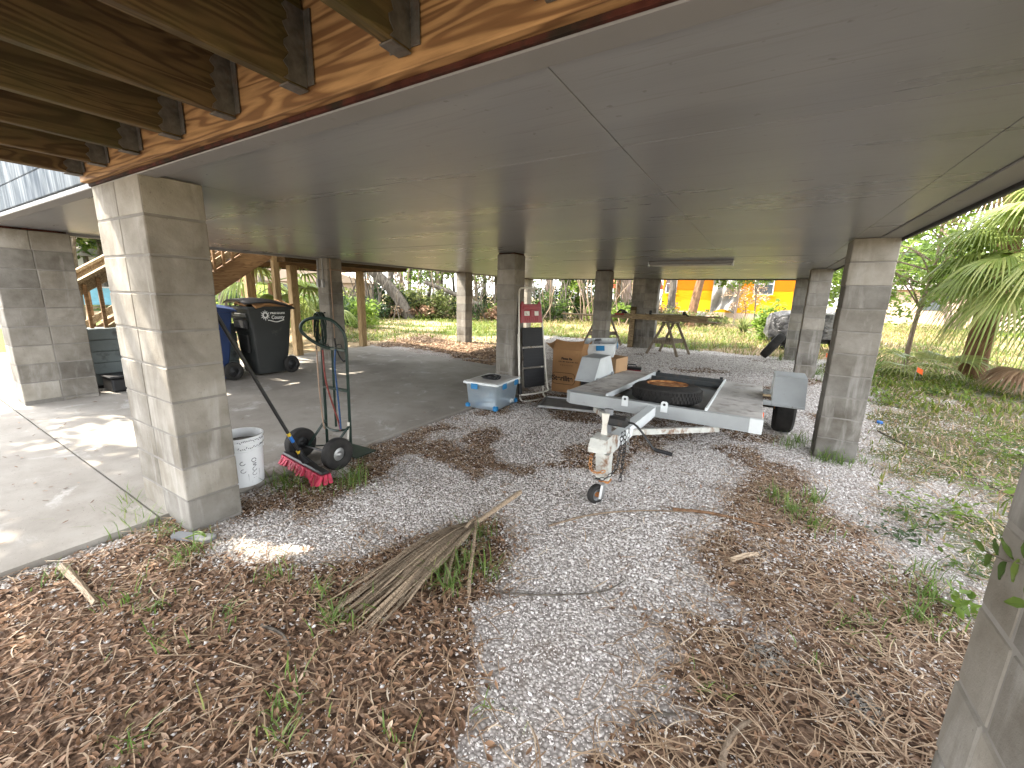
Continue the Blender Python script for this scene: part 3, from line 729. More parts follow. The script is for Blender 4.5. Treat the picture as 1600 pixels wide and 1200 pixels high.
column(-7.10, -6.79, 1.0, 1.60, 'wide block column in front of the wooden stair rail', split='y', shim=True, seed=2, tone=.36)
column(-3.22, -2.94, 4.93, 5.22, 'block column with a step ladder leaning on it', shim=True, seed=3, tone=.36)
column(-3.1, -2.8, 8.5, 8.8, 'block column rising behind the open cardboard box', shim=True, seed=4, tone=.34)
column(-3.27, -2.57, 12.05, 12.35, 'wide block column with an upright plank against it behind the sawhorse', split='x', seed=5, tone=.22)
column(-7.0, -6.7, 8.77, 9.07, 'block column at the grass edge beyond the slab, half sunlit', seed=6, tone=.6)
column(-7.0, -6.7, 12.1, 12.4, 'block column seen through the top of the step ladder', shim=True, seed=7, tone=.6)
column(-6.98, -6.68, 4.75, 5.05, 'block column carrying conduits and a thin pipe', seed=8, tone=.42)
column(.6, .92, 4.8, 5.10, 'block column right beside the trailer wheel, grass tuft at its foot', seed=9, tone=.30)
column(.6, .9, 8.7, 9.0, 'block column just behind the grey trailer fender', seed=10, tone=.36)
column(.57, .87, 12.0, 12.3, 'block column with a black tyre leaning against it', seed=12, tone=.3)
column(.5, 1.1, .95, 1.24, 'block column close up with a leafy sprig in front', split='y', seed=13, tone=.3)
# conduits on the pipe column
def tube_thing(name, label, cat, pts, r, mat, n=8, group=None, extra=None):
    c0 = Vector(pts[0])
    t_ = thing(name, label, cat, c0, 0, group)
    mb = MB(); mb.tube([Vector(p)-c0 for p in pts], r, n); return t_, mb
cd = thing('conduit', 'two grey conduits ending in small boxes on the block column', 'conduit', (-6.85, 4.745, 0))
mb = MB(); mb.tube([(-.07, -.012, 2.02), (-.07, -.012, 1.66)], .012, 8); mb.tube([(.06, -.012, 2.02), (.06, -.012, 1.66)], .012, 8); mb.build('tube', MAT['pvc'], cd, True)
for q in (-.07, .06):
    mb = MB(); mb.box(q-.03, q+.03, -.045, .002, 1.52, 1.66, .006); mb.build('outlet_box', MAT['pvc'], cd)
wp = thing('water_pipe', 'thin tan water pipe running down the block column to a black hose end', 'pipe', (-6.66, 4.80, 0))
mb = MB(); mb.tube(smooth_path([(.0, .0, 2.02), (.0, .0, 1.2), (.0, 0, .62), (.0, .0, .55)], 3), .011, 8); mb.build('riser', MAT['copper'], wp, True)
mb = MB(); mb.tube(smooth_path([(.0, 0, .62), (.01, .01, .45), (.03, .05, .3), (.12, .06, .2), (.2, .04, .22)], 5), .014, 8); mb.build('hose_end', MAT['black'], wp, True)
mb = MB(); mb.tube([(-.32, -.06, 1.83), (.02, 0.0, 1.83), (.04, .3, 1.83)], .009, 8); mb.build('branch', MAT['copper'], wp, True)
hc = thing('garden_hose', 'dark green garden hose coiled and hung beside the block column', 'hose', (-6.82, 4.70, .84))
mb = MB(); pts = []
for k in range(150):
    a = k/150*2*math.pi*5; r = .17+.03*math.sin(k*.21)
    pts.append((r*.62*math.sin(a)+.012*(k % 7-3)/3, -.03-.0007*k, r*1.75*math.cos(a)-.06))
mb.tube(pts, .012, 7); mb.build('coil', MAT['darkgreen'], hc, True)
mb = MB(); mb.tube([(0, .02, .23), (0, .15, .25)], .012, 7); mb.build('hook', MAT['blackmetal'], hc, True)
# ------------------------------------------------------------------ deck over the camera
deck = thing('wooden_deck', 'wooden deck overhead on dark joists hung from a pine ledger', 'deck', (-1.4, .9, 2.0))
DX, DY = -1.4, .9; Tm = Matrix.Translation((1.4, -.9, -2.0))
mb = MB(); mb.mat = Tm; mb.box(-3.46, 1.12, .902, .940, 2.034, 2.32, .003); led = mb.build('ledger_board', MAT['ledger'], deck)
mb = MB(); mb.mat = Tm; mb.box(-3.46, 1.12, .934, .947, 2.019, 2.033, .001); mb.build('flashing_strip', MAT['flash'], deck)
jx = [-3.40, -3.02, -2.60, -2.17, -1.745, -1.315, -.882, -.45, -.02, .41, .84, 1.08]
for k, q in enumerate(jx):
    mb = MB(); mb.mat = Matrix.Identity(4); mb.tone = random.uniform(.2, .8)
    w_ = .019 if k else .03
    mb.box(-w_, w_, -2.30, -.004, .066, .302, .004)
    j = mb.build('joist', MAT['joist'], deck); j.location = (q-DX, 0, 0)
    mb = MB()
    h = .205
    for s_ in (-1, 1):
        pl = []; n = 14                      # wavy hanger flange edges
        for i in range(n+1): pl.append((-.072+.010*math.sin(i*1.9+k)+.012*(i/n), .07+h*i/n))
        pl += [(-.006, .07+h), (-.006, .07)]
        mb.prism(pl, 'x', s_*(w_+.0015), s_*(w_+.004))
        mb.box(s_*(w_+.004), s_*(w_+.034), -.006, -.0015, .075, .07+h, .001)
    mb.box(-w_-.004, w_+.004, -.07, -.004, .060, .0645, .001)
    hg = mb.build('joist_hanger', MAT['hanger'], j)
yb = .9; k = 0
while yb > -1.25:
    mb = MB(); mb.mat = Tm; mb.tone = random.uniform(.1, .9)
    mb.box(-3.47, 1.13, yb-.138, yb, 2.3035, 2.328, .003); mb.build('deck_board', MAT['deckb'], deck); yb -= .143; k += 1
mb = MB(); mb.mat = Tm; mb.box(-3.46, 1.12, -1.44, -1.402, 2.034, 2.32, .003); mb.build('rim_board', MAT['deckb'], deck)
for q in (-3.3, -1.1, 1.05):
    mb = MB(); mb.mat = Tm; mb.box(q-.045, q+.045, -1.53, -1.442, -.02, 2.31, .004); mb.build('post', MAT['ptwood'], deck)
# ------------------------------------------------------------------ stair at the left side
st = thing('wooden_stair', 'wooden outdoor stair with slatted railing at the side of the house', 'stairs', (-7.9, 3.0, 0))
def SB(): m = MB(); m.mat = Matrix.Translation((7.9, -3.0, 0)); return m
sl0 = .70
def zst(y): return 1.36+sl0*(y-3.25)        # underside of stringer
for xq in (-7.33, -8.25):
    m = SB(); m.tone = .5 if xq > -8 else .3
    y0, y1 = 1.35, 4.2
    m.prism([(y0, zst(y0)+.02), (y1, zst(y1)), (y1, min(zst(y1)+.36, 2.5)), (y0, zst(y0)+.36)], 'x', xq-.02, xq+.02); m.build('stringer', MAT['ptwoodx'], st)
for k in range(10):
    yq = 1.5+k*.27; m = SB(); m.tone = random.random(); z = zst(yq)+.26; m.box(-8.23, -7.352, yq, yq+.27, z, z+.038, .003); m.build('tread', MAT['deckb'], st)
for xq in (-7.33, -8.25):
    m = SB(); m.bar((xq, 1.3, zst(1.3)+1.20), (xq, 4.4, zst(4.4)+1.20), .14, .038, up=(0, 0, 1)); m.build('hand_rail', MAT['plank'], st)
    m = SB(); m.bar((xq, 1.3, zst(1.3)+1.11), (xq, 4.4, zst(4.4)+1.11), .038, .13); m.bar((xq, 1.3, zst(1.3)+.46), (xq, 4.4, zst(4.4)+.46), .038, .09); m.build('rail', MAT['plank'], st)
    for k in range(22):
        yq = 1.36+k*.135; m = SB(); m.tone = random.random(); xo = xq+(.04 if xq > -8 else -.04)
        m.box(xo-.018, xo+.018, yq-.018, yq+.018, zst(yq)+.33, zst(yq)+1.14, .003); m.build('baluster', MAT['ptwoodx'], st)
m = SB(); m.box(-7.37, -7.28, 4.15, 4.25, .05, 3.0, .004); m.box(-8.3, -8.2, 4.15, 4.25, .05, 3.0, .004); m.build('newel_post', MAT['ptwood'], st)
ld = thing('stair_landing', 'timber landing on tall posts with a dark red beam beside the stair', 'deck', (-8.5, 5.6, 0))
def LB(): m = MB(); m.mat = Matrix.Translation((8.5, -5.6, 0)); return m
m = LB(); m.box(-9.7, -7.04, 4.22, 4.26, 1.93, 2.16, .003); m.box(-9.7, -7.04, 7.0, 7.04, 1.93, 2.16, .003); m.box(-7.08, -7.04, 4.26, 7.0, 1.93, 2.16, .003); m.box(-9.7, -9.66, 4.26, 7.0, 1.93, 2.16, .003); m.build('rim_beam', MAT['joist'], ld)
for k in range(6):
    m = LB(); q = -9.3+k*.4; m.box(q-.019, q+.019, 4.262, 6.998, 1.94, 2.15, .003, random.random()); m.build('joist', MAT['ptwoodx'], ld)
m = LB(); yq = 4.2
while yq < 7.05: m.box(-9.75, -7.03, yq, yq+.138, 2.162, 2.19, .003, random.random()); yq += .143
m.build('deck_boards', MAT['deckb'], ld)
for (px, py) in ((-7.92, 4.86), (-8.32, 6.78), (-9.45, 4.86), (-9.45, 6.9)):
    m = LB(); m.box(px-.07, px+.07, py-.07, py+.07, .02, 1.93, .006, random.uniform(.3, .9)); m.build('post', MAT['ptwood'], ld)
bxp = thing('panelled_enclosure', 'grey painted board enclosure under the wooden stair rail', 'enclosure', (-7.20, 2.45, 0))
for k in range(5):
    m = MB(); m.box(-.25, .03, -.78, .95, .20+k*.145, .20+k*.145+.141, .006, .5); m.build('board', MAT['greenwood'], bxp)
m = MB(); m.box(-.24, .02, -.77, .94, .10, .2, .004); m.build('base', MAT['black'], bxp)
m = MB(); m.box(.031, .036, .30, .62, .31, .325, .001); m.box(.031, .036, .3, .62, .35, .365, .001); m.build('slot', MAT['black'], bxp)
bt = thing('black_crate', 'low black plastic crate on the slab against the grey boards', 'crate', (-6.98, 2.35, slabz(-6.98)), .03)
m = MB(); m.box(-.16, .16, -.62, .62, 0, .17, .02); m.build('tub', MAT['black'], bt)
m = MB(); m.box(-.175, .175, -.635, .635, .171, .20, .01); m.build('rim', MAT['black'], bt)
# ------------------------------------------------------------------ wheeled bins
def text(name, body, size, loc, rot, mat, parent, extrude=.0006, shear=0, align='CENTER', bold=0):
    cu = bpy.data.curves.new(name, 'FONT'); cu.body = body; cu.size = size; cu.extrude = extrude; cu.shear = shear; cu.align_x = align; cu.align_y = 'CENTER'; cu.offset = bold
    tmp = bpy.data.objects.new(name, cu); COL.objects.link(tmp)
    bpy.context.view_layer.update()
    me = bpy.data.meshes.new_from_object(tmp.evaluated_get(bpy.context.evaluated_depsgraph_get()))
    bpy.data.objects.remove(tmp); me.name = name; me.materials.clear()
    o = link_mesh(name, me, mat, parent); o.location = loc; o.rotation_euler = rot
    return o
def wheel(parent, cx, cyy, cz, r, w, axis='x', hub=None, tread=0, rimr=.55):
    """wheel > tyre, rim; own part object"""
    k = .12*w
    mb = MB(); prof = [(r*.62, -w*.5), (r*.86, -w*.5), (r*.97, -w*.38), (r, -w*.18), (r, w*.18), (r*.97, w*.38), (r*.86, w*.5), (r*.62, w*.5)]
    mb.lathe([(r*rimr, -w*.36)]+prof[0:]+[(r*rimr, w*.36)], 36, axis, (0, 0, 0), True)
    ty = mb.build('wheel', MAT['rubber'], parent, True); ty.location = (cx, cyy, cz)
    mb = MB(); mb.lathe([(r*.10, -w*.52), (r*.12, -w*.5), (r*.2, -w*.3), (r*.5, -w*.16), (r*rimr*1.02, -w*.34), (r*rimr*1.02, w*.34), (r*.5, w*.16), (r*.2, w*.3), (r*.12, w*.5), (r*.1, w*.52)], 28, axis)
    mb.build('rim', hub or MAT['black'], ty, True)
    return ty
def wheelie(x, y, z, rz, mat, label, lid_open, cargo, logo):
    """local: side with the print faces +x, wheels at +y end, front at -y"""
    b = thing('wheeled_bin', label, 'wheelie bin', (x, y, z), rz, 'wheeled bins on the slab')
    mb = MB()
    # body: rings in z, with scooped front
    def ring(zz, hw, yf, yb, r=.035, n=4):
        out = []
        for (cx, cyy, a0) in ((hw-r, yb-r, 0), (-hw+r, yb-r, 90), (-hw+r, yf+r, 180), (hw-r, yf+r, 270)):
            for i in range(n+1):
                a = R_(a0+90*i/n); out.append((cx+r*math.cos(a), cyy+r*math.sin(a), zz))
        return out
    rings = [ring(.03, .23, -.26, .20), ring(.06, .235, -.275, .22), ring(.55, .27, -.31, .29), ring(.80, .285, -.335, .31), ring(.86, .295, -.37, .32), ring(.985, .30, -.385, .33), ring(.99, .325, -.41, .36), ring(1.03, .325, -.41, .36), ring(1.03, .295, -.38, .33), ring(.5, .255, -.30, .27)]
    vs = sum(rings, []); n = len(rings[0]); fs = [list(range(n))[::-1], list(range((len(rings)-1)*n, len(rings)*n))]
    for i in range(len(rings)-1):
        for j in range(n): fs.append([i*n+j, i*n+(j+1) % n, (i+1)*n+(j+1) % n, (i+1)*n+j])
    mb.add(vs, fs); mb.build('body', mat, b, True)
    mb = MB(); mb.box(-.14, .14, -.345, -.305, .34, .62, .015); mb.box(-.2, .2, -.382, -.33, .70, .84, .015); mb.build('front_recess_shade', MAT['binshade'], b)  # raised near-black blocks painted in for the shade of the front recesses
    mb = MB(); mb.box(-.26, .26, -.40, -.375, .87, .93, .01); mb.build('grab_bar', mat, b)
    # lid
    mb = MB(); hw = .34; L = .80; pts = []
    nn = 8; vs = []
    for i in range(nn+1):
        t = i/nn; yy = .36-L*t; zz = 1.045+lid_open*t+.05*math.sin(math.pi*t)
        for sx in (-1, -.55, 0, .55, 1): vs.append((hw*sx, yy, zz+.025*(1-sx*sx)-(.03 if abs(sx) == 1 else 0)))
    m5 = len(vs); vs += [(p[0], p[1], p[2]-.018) for p in vs]; fs = []
    for i in range(nn):
        for k in range(4):
            a = i*5+k; fs += [[a, a+1, a+6, a+5], [m5+a, m5+a+5, m5+a+6, m5+a+1]]
    edge = [k for k in range(5)]+[i*5+4 for i in range(1, nn+1)]+[nn*5+k for k in (3, 2, 1, 0)]+[i*5 for i in range(nn-1, 0, -1)]
    for i in range(len(edge)): a, c = edge[i], edge[(i+1) % len(edge)]; fs.append([a, c, m5+c, m5+a])
    mb.add(vs, fs); mb.build('lid', MAT['black'] if cargo else mat, b, True)
    mb = MB(); mb.tube([(-.26, .40, 1.0), (.26, .40, 1.0)], .016, 8); mb.build('handle', mat, b, True)
    mb = MB(); mb.tube([(-.31, .26, .13), (.31, .26, .13)], .012, 8); mb.build('axle', MAT['blackmetal'], b)
    for s_ in (-1, 1):
        wh = wheel(b, s_*.285, .26, .135, .135, .06)
    if logo:
        lg = bpy.data.objects.new('logo', None); COL.objects.link(lg); lg.parent = b
        x_ = .2775; rot = (R_(90-2), 0, R_(90))
        lg['kind'] = 'thing'
        text('lettering', 'Manatee\nCounty', .072, (.2992, .085, .905), rot, MAT['logo'], b, shear=.12, bold=.0012)
        mb = MB(); c0 = (-.115, .905); vs = []; fs = []
        for k in range(12):
            a = 2*math.pi*k/12; d0, d1 = .046, .082 if k % 2 else .070
            p = [(c0[0]+d0*math.cos(a-.17), c0[1]+d0*math.sin(a-.17)), (c0[0]+d1*math.cos(a), c0[1]+d1*math.sin(a)), (c0[0]+d0*math.cos(a+.17), c0[1]+d0*math.sin(a+.17))]
            mb.prism(p, 'x', .2945, .3005)
        ringp = [(c0[0]+.043*math.cos(q/20*2*math.pi), c0[1]+.043*math.sin(q/20*2*math.pi)) for q in range(20)]
        for k in range(20):
            a, c = ringp[k], ringp[(k+1) % 20]; ins = lambda p: (c0[0]+(p[0]-c0[0])*.62, c0[1]+(p[1]-c0[1])*.62)
            mb.prism([a, c, ins(c), ins(a)], 'x', .2945, .3005)
        sw = [(-.075+.022*i, .822+.014*math.cos(i*.5)) for i in range(13)]
        for i in range(12): mb.prism([(sw[i][0], sw[i][1]), (sw[i+1][0], sw[i+1][1]), (sw[i+1][0], sw[i+1][1]-.012), (sw[i][0], sw[i][1]-.012)], 'x', .286, .2955)
        bpy.data.objects.remove(lg)
        mb.build('sun_emblem', MAT['logo'], b)
    return b
bz = slabz(-6.7)
b1 = wheelie(-6.78, 3.62, bz, R_(-2), MAT['bin'], 'dark grey wheeled bin with white sun print, cardboard under its raised lid', .06, True, True)
b1.scale = (1.0, .92, 1.03)
b2 = wheelie(-6.80, 2.72, bz, R_(3), MAT['bluebin'], 'blue wheeled bin partly hidden by the wide column', .0, False, False)
cb = thing('cardboard_pile', 'crumpled brown cardboard poking out under the black bin lid', 'cardboard', (-6.72, 3.62, bz+1.065), .1)
mb = MB(); vs = []; n = 9
for i in range(n):
    for j in range(n):
        vs.append((-.26+.52*i/(n-1), -.3+.62*j/(n-1), .012+.05*math.sin(i*1.3)*math.cos(j*1.1)*.6+.03*(vnoise(i*.7, j*.9))+(.035 if 2 < i < 7 else 0)))
m_ = len(vs); vs += [(p[0], p[1], p[2]-.03) for p in vs]; fs = []
for i in range(n-1):
    for j in range(n-1):
        a = i*n+j; fs += [[a, a+1, a+n+1, a+n], [m_+a, m_+a+n, m_+a+n+1, m_+a+1]]
ed = [j for j in range(n)]+[i*n+n-1 for i in range(1, n)]+[(n-1)*n+j for j in range(n-2, -1, -1)]+[i*n for i in range(n-2, 0, -1)]
for i in range(len(ed)): a, c = ed[i], ed[(i+1) % len(ed)]; fs.append([a, c, m_+c, m_+a])
mb.add(vs, fs); mb.build('flap', MAT['card'], cb)
# ------------------------------------------------------------------ hand truck
ht = thing('hand_truck', 'dark green two wheeled hand truck with looped handle standing on the slab edge', 'hand truck', (-3.06, 2.08, .04), R_(2))
W2 = .155
r_t = .0125
for s_ in (-1, 1):
    mb = MB(); mb.tube([(s_*W2, .10, .03), (s_*W2, .115, 1.0)], r_t, 8); mb.build('upright', MAT['darkgreen'], ht, True)
mb = MB(); mb.tube([(-.02, .10, .26), (-.02, .11, .96)], .010, 8); mb.build('centre_bar', MAT['darkgreen'], ht, True)
for z_ in (.60, .945):
    mb = MB(); mb.box(-W2, W2, .095, .125, z_-.012, z_+.012, .003); mb.build('cross_bar', MAT['darkgreen'], ht)
mb = MB(); mb.tube(smooth_path([(-W2, .10, .27), (-.06, .05, .25), (.06, .05, .25), (W2, .1, .27)], 5), .010, 8); mb.build('cross_bar', MAT['darkgreen'], ht, True)
mb = MB(); mb.tube(smooth_path([(W2, .115, 1.0), (W2-.012, .10, 1.10), (.07, .05, 1.19), (-.05, -.01, 1.205), (-.14, -.05, 1.17), (-.165, -.06, 1.10), (-.14, -.01, 1.03), (-.09, .06, .97), (-.02, .11, .945)], 6), .0135, 10); mb.build('handle_loop', MAT['darkgreen'], ht, True)
mb = MB(); mb.tube([(-.25, -.10, .115), (.25, -.10, .115)], .010, 8); mb.build('axle', MAT['blackmetal'], ht)
for s_ in (-1, 1):
    mb = MB(); mb.bar((s_*.14, -.10, .115), (s_*W2, .10, .30), .03, .008); mb.bar((s_*.14, -.10, .115), (s_*W2, .10, .06), .03, .008); mb.build('axle_bracket', MAT['darkgreen'], ht)
    wheel(ht, s_*.235, -.10, .128, .132, .085, hub=MAT['steel'] if s_ > 0 else MAT['black'], rimr=.42)
mb = MB(); mb.box(-.20, .20, .115, .34, .0, .008, .002); mb.build('nose_plate', MAT['darkgreen'], ht)
mb = MB(); mb.bar((W2-.012, .085, .18), (W2-.004, .094, .33), .028, .003); mb.build('sticker', MAT['cream'], ht)
for nm, mt, p, lb in (('bungee_cord', 'copper', [(-W2-.01, .07, .93), (-W2+.0, .06, .6), (-.12, .05, .28), (-.10, .05, .24)], 'pale tan bungee cord hanging down the left upright of the hand truck'),
                      ('bungee_cord', 'bungee', [(-.10, .08, .93), (-.07, .07, .65), (.06, .06, .35), (.10, .05, .26)], 'dark red bungee cord slung diagonally across the hand truck'),
                      ('bungee_cord', 'bungeeb', [(.05, .09, .945), (.055, .07, .8), (.085, .06, .5), (.105, .05, .27)], 'blue bungee cord hanging inside the hand truck frame')):
    c_ = thing(nm, lb, 'bungee cord', (-3.06, 2.08, .04), R_(2), 'bungee cords on the hand truck')
    mb = MB(); mb.tube(smooth_path(p, 6), .006 if mt == 'copper' else .0075, 6); mb.build('cord', MAT[mt], c_, True)
    mb = MB(); q = Vector(p[0]); mb.tube(smooth_path([q, q+Vector((0, .0, .03)), q+Vector((.01, .045, .04)), q+Vector((.012, .055, .01))], 4), .004, 6); mb.build('hook', MAT['blackmetal'], c_, True)
# ------------------------------------------------------------------ push broom
pb = thing('push_broom', 'push broom with pink red bristles and black handle leaning on the column', 'broom', (-2.99, 1.81, .03), R_(-7))
mb = MB()
random.seed(3)
for i in range(30):
    for j in range(3):
        x0 = -.315+.63*i/29; y0 = -.028+.028*j; a = random.gauss(0, .012); c_ = random.gauss(0, .014)
        s0, s1 = .0115, .0135; z0, z1 = .074, .004+random.uniform(0, .012)
        vs = [(x0-s0, y0-s0, z0), (x0+s0, y0-s0, z0), (x0+s0, y0+s0, z0), (x0-s0, y0+s0, z0)]
        vs += [(x0*1.05+a-s1, y0*1.5+c_-.01-s1, z1), (x0*1.05+a+s1, y0*1.5+c_-.01-s1, z1), (x0*1.05+a+s1, y0*1.5+c_-.01+s1, z1), (x0*1.05+a-s1, y0*1.5+c_-.01+s1, z1)]
        mb.add(vs, [[0, 1, 2, 3], [7, 6, 5, 4], [0, 4, 5, 1], [1, 5, 6, 2], [2, 6, 7, 3], [3, 7, 4, 0]], random.uniform(.2, 1))
mb.build('bristles', MAT['bristle'], pb)
mb = MB(); mb.box(-.325, .325, -.035, .035, .0735, .098, .010); mb.build('head_block', MAT['blackmetal'], pb)
mb = MB(); mb.tube([(.03, 0, .095), (.03, -.03, .15), (.03, -.05, .22)], [.030, .026, .018], 10); mb.build('socket', MAT['black'], pb, True)
A0 = Vector((.03, -.05, .20)); B0 = Vector((.135, -.545, 1.33)); mb = MB(); mb.tube([A0, B0], .0125, 10); mb.build('handle', MAT['blackmetal'], pb, True)
dv = (B0-A0).normalized()
for q0, q1, mt in ((.16, .19, 'yellow'), (.10, .158, 'blue'), (-.02, .012, 'yellow')):
    mb = MB(); mb.tube([A0+dv*q0, A0+dv*q1], .0133 if q0 > 0 else .019, 10); mb.build('label_band', MAT[mt], pb, True)
mb = MB(); mb.bar((-.10, .02, .10), (.03, -.04, .19), .012, .006); mb.bar((.16, .02, .10), (.03, -.04, .19), .012, .006); mb.build('brace', MAT['blackmetal'], pb)
# ------------------------------------------------------------------ bucket
bk = thing('plastic_bucket', 'white plastic bucket with black marker scribbles behind the wide column', 'bucket', (-3.215, 1.46, .03))
mb = MB(); mb.lathe([(.128, 0), (.132, .004), (.142, .27), (.150, .275), (.150, .285), (.145, .288), (.147, .318), (.155, .322), (.155, .332), (.149, .336), (.151, .365), (.156, .368), (.156, .378), (.145, .378), (.124, .012), (.02, .010)], 40); mb.build('body', MAT['whitebucket'], bk, True)
mb = MB(); mb.lathe([(.139, .31), (.1, .318), (.03, .312), (.001, .315)], 30); mb.build('dried_plaster', MAT['mortar'], bk, True)
mb = MB()
def onb(a, z, rofs=.0012): r = .128+.014*z/.27+rofs; return (r*math.cos(a), r*math.sin(a), z)
for k, (a0, z0, gl) in enumerate(((.12, .20, 'Q'), (.14, .165, 's'), (.14, .13, 'c'), (.12, .095, 'c'), (.12, .06, 'i'), (.10, .025, 'L'), (-.42, .19, 'c'), (-.42, .13, 'c'))):
    n = 12
    if gl in 'Qc': pts = [(a0+.12*math.cos(t*.5), z0+.014*math.sin(t*.5)) for t in range(3 if gl == 'c' else 0, n+1)]
    elif gl == 's': pts = [(a0+.10*math.sin(t*.9), z0-.013+.026*t/n) for t in range(n+1)]
    elif gl == 'i': pts = [(a0-.08, z0), (a0+.08, z0+.004)]
    else: pts = [(a0-.14, z0-.006), (a0-.13, z0+.016), (a0+.1, z0+.02)]
    mb.tube([onb(*p) for p in pts], .0022, 5)
mb.tube([onb(-.2, .02+.02*i) for i in range(5)], .0018, 5); mb.tube([onb(.40, .04+.02*i) for i in range(5)], .0015, 5)
for zr, rr_ in ((.352, .1515), (.302, .1475)):
    for k in range(16):
        a = -.55+k*.085; h = random.uniform(.003, .012); mb.tube([((rr_+.0015)*math.cos(a), (rr_+.0015)*math.sin(a), zr), ((rr_+.0015)*math.cos(a+.05), (rr_+.0015)*math.sin(a+.05), zr+h*random.choice((-1, 1)))], .002, 5)
mb.build('marker_writing', MAT['marker'], bk)
mb = MB(); mb.tube([(.154*math.cos(R_(a)), .154*math.sin(R_(a)), .345-.10*math.sin(R_(a-90))) for a in range(90, 271, 12)], .003, 6); mb.build('bail_handle', MAT['steel'], bk, True)
# ------------------------------------------------------------------ latch tote by the column
tt = thing('storage_tote', 'clear storage tote with blue latches and a black coil on its lid', 'storage box', (-2.98, 4.50, .02), R_(4))
def tub(w, d, h, tp, mat, name, parent, th=.006):
    mb = MB(); vs = []; fs = []
    def rg(hw, hd, z, r=.035, n=4):
        o_ = []
        for (cx, cyy, a0) in ((hw-r, hd-r, 0), (-hw+r, hd-r, 90), (-hw+r, -hd+r, 180), (hw-r, -hd+r, 270)):
            for i in range(n+1): a = R_(a0+90*i/n); o_.append((cx+r*math.cos(a), cyy+r*math.sin(a), z))
        return o_
    R0 = [rg(w/2*tp, d/2*tp, 0), rg(w/2, d/2, h-.02), rg(w/2+.012, d/2+.012, h-.018), rg(w/2+.012, d/2+.012, h), rg(w/2-th, d/2-th, h), rg(w/2*tp-th, d/2*tp-th, th)]
    vs = sum(R0, []); n = len(R0[0]); fs = [list(range(n))[::-1], list(range(5*n, 6*n))]
    for i in range(5):
        for j in range(n): fs.append([i*n+j, i*n+(j+1) % n, (i+1)*n+(j+1) % n, (i+1)*n+j])
    mb.add(vs, fs); return mb.build(name, mat, parent, True)
tub(.46, .62, .335, .90, MAT['clear'], 'tub', tt)
mb = MB(); mb.box(-.245, .245, -.325, .325, .336, .35, .006); mb.box(-.215, .215, -.295, .295, .35, .358, .004); mb.build('lid', MAT['lidgrey'], tt)
mb = MB(); mb.box(-.252, .252, -.332, -.318, .322, .352, .005); mb.box(-.252, .252, .318, .332, .322, .352, .005); mb.box(-.252, -.238, -.318, .318, .322, .352, .005); mb.box(.238, .252, -.318, .318, .322, .352, .005); mb.build('lid_rim', MAT['white'], tt)
for (x_, y_, w_, d_) in ((-.08, -.336, .10, .014), (.252, -.13, .014, .10), (.252, .20, .014, .10), (.06, .336, .1, .014)):
    mb = MB(); mb.box(x_-w_/2, x_+w_/2, y_-d_/2, y_+d_/2, .265, .335, .004); mb.build('latch', MAT['latch'], tt)
for (x_, y_) in ((-.205, -.28), (.205, -.28), (.205, .27)):
    mb = MB(); mb.box(x_-.03, x_+.03, y_-.03, y_+.03, -.0, .06, .01); mb.build('corner_foot', MAT['latch'], tt)
mb = MB(); random.seed(5)
for k in range(16):
    q = Vector((random.uniform(-.15, .15), random.uniform(-.22, .22), random.uniform(.03, .10))); s_ = random.uniform(.03, .07)
    mb.box(q.x-s_, q.x+s_, q.y-s_*.8, q.y+s_*.8, max(q.z-s_*.5, .008), q.z+s_*.5, .01, random.random())
mb.build('contents', [MAT['white']], tt)
mb = MB(); mb.box(-.15, .02, -.2, .0, .01, .06, .01); mb.box(.06, .17, .02, .2, .01, .05, .01); mb.build('blue_contents', MAT['latch'], tt)
cl_ = thing('cable_coil', 'black cable coiled on the lid of the clear tote', 'cable', (-2.98, 4.46, .381), .3)
mb = MB(); pts = []
for k in range(110):
    a = k/110*2*math.pi*5; r = .095+.022*math.sin(k*.37); pts.append((r*1.1*math.cos(a), r*math.sin(a), .008+.028*(k/110)+.004*math.sin(k*.9)))
mb.tube(pts, .0075, 6); mb.build('coil', MAT['black'], cl_, True)
# ------------------------------------------------------------------ folding step ladder against the column
sl2 = thing('step_ladder', 'folded step ladder with red tray and black treads leaning on the column', 'step ladder', (-2.68, 5.14, .0), R_(-24))
lean = Matrix.Rotation(R_(-7.5), 4, 'Y')
def LD(): m = MB(); m.mat = lean; return m
def yw(z): return .255-.075*z/1.6
for s_ in (-1, 1):
    m = LD(); m.tube([(0, s_*yw(0), .16), (0, s_*yw(1.5), 1.50)], .0125, 8); m.build('front_rail', MAT['cream'], sl2, True)
m = LD(); m.tube(smooth_path([(0, -yw(1.5), 1.50), (0, -yw(1.55)+.02, 1.565), (0, -.10, 1.585), (0, .10, 1.585), (0, yw(1.55)-.02, 1.565), (0, yw(1.5), 1.50)], 5), .0125, 8); m.build('top_bow', MAT['cream'], sl2, True)
m = LD(); m.tube(smooth_path([(0, -yw(0), .16), (.03, -yw(0)+.02, .10), (.04, 0, .095), (.03, yw(0)-.02, .11), (0, yw(0), .16)], 5), .0125, 8); m.build('foot_bow', MAT['cream'], sl2, True)
for s_ in (-1, 1):
    m = LD(); m.tube([(-.05, s_*.215, .03), (-.05, s_*.20, .95)], .011, 8); m.build('rear_leg', MAT['cream'], sl2, True)
m = LD(); m.tube(smooth_path([(-.05, -.215, .05), (.0, -.20, .0), (.02, 0, -.005), (.0, .2, .0), (-.05, .215, .05)], 5), .011, 8); m.build('rear_foot_bow', MAT['cream'], sl2, True)
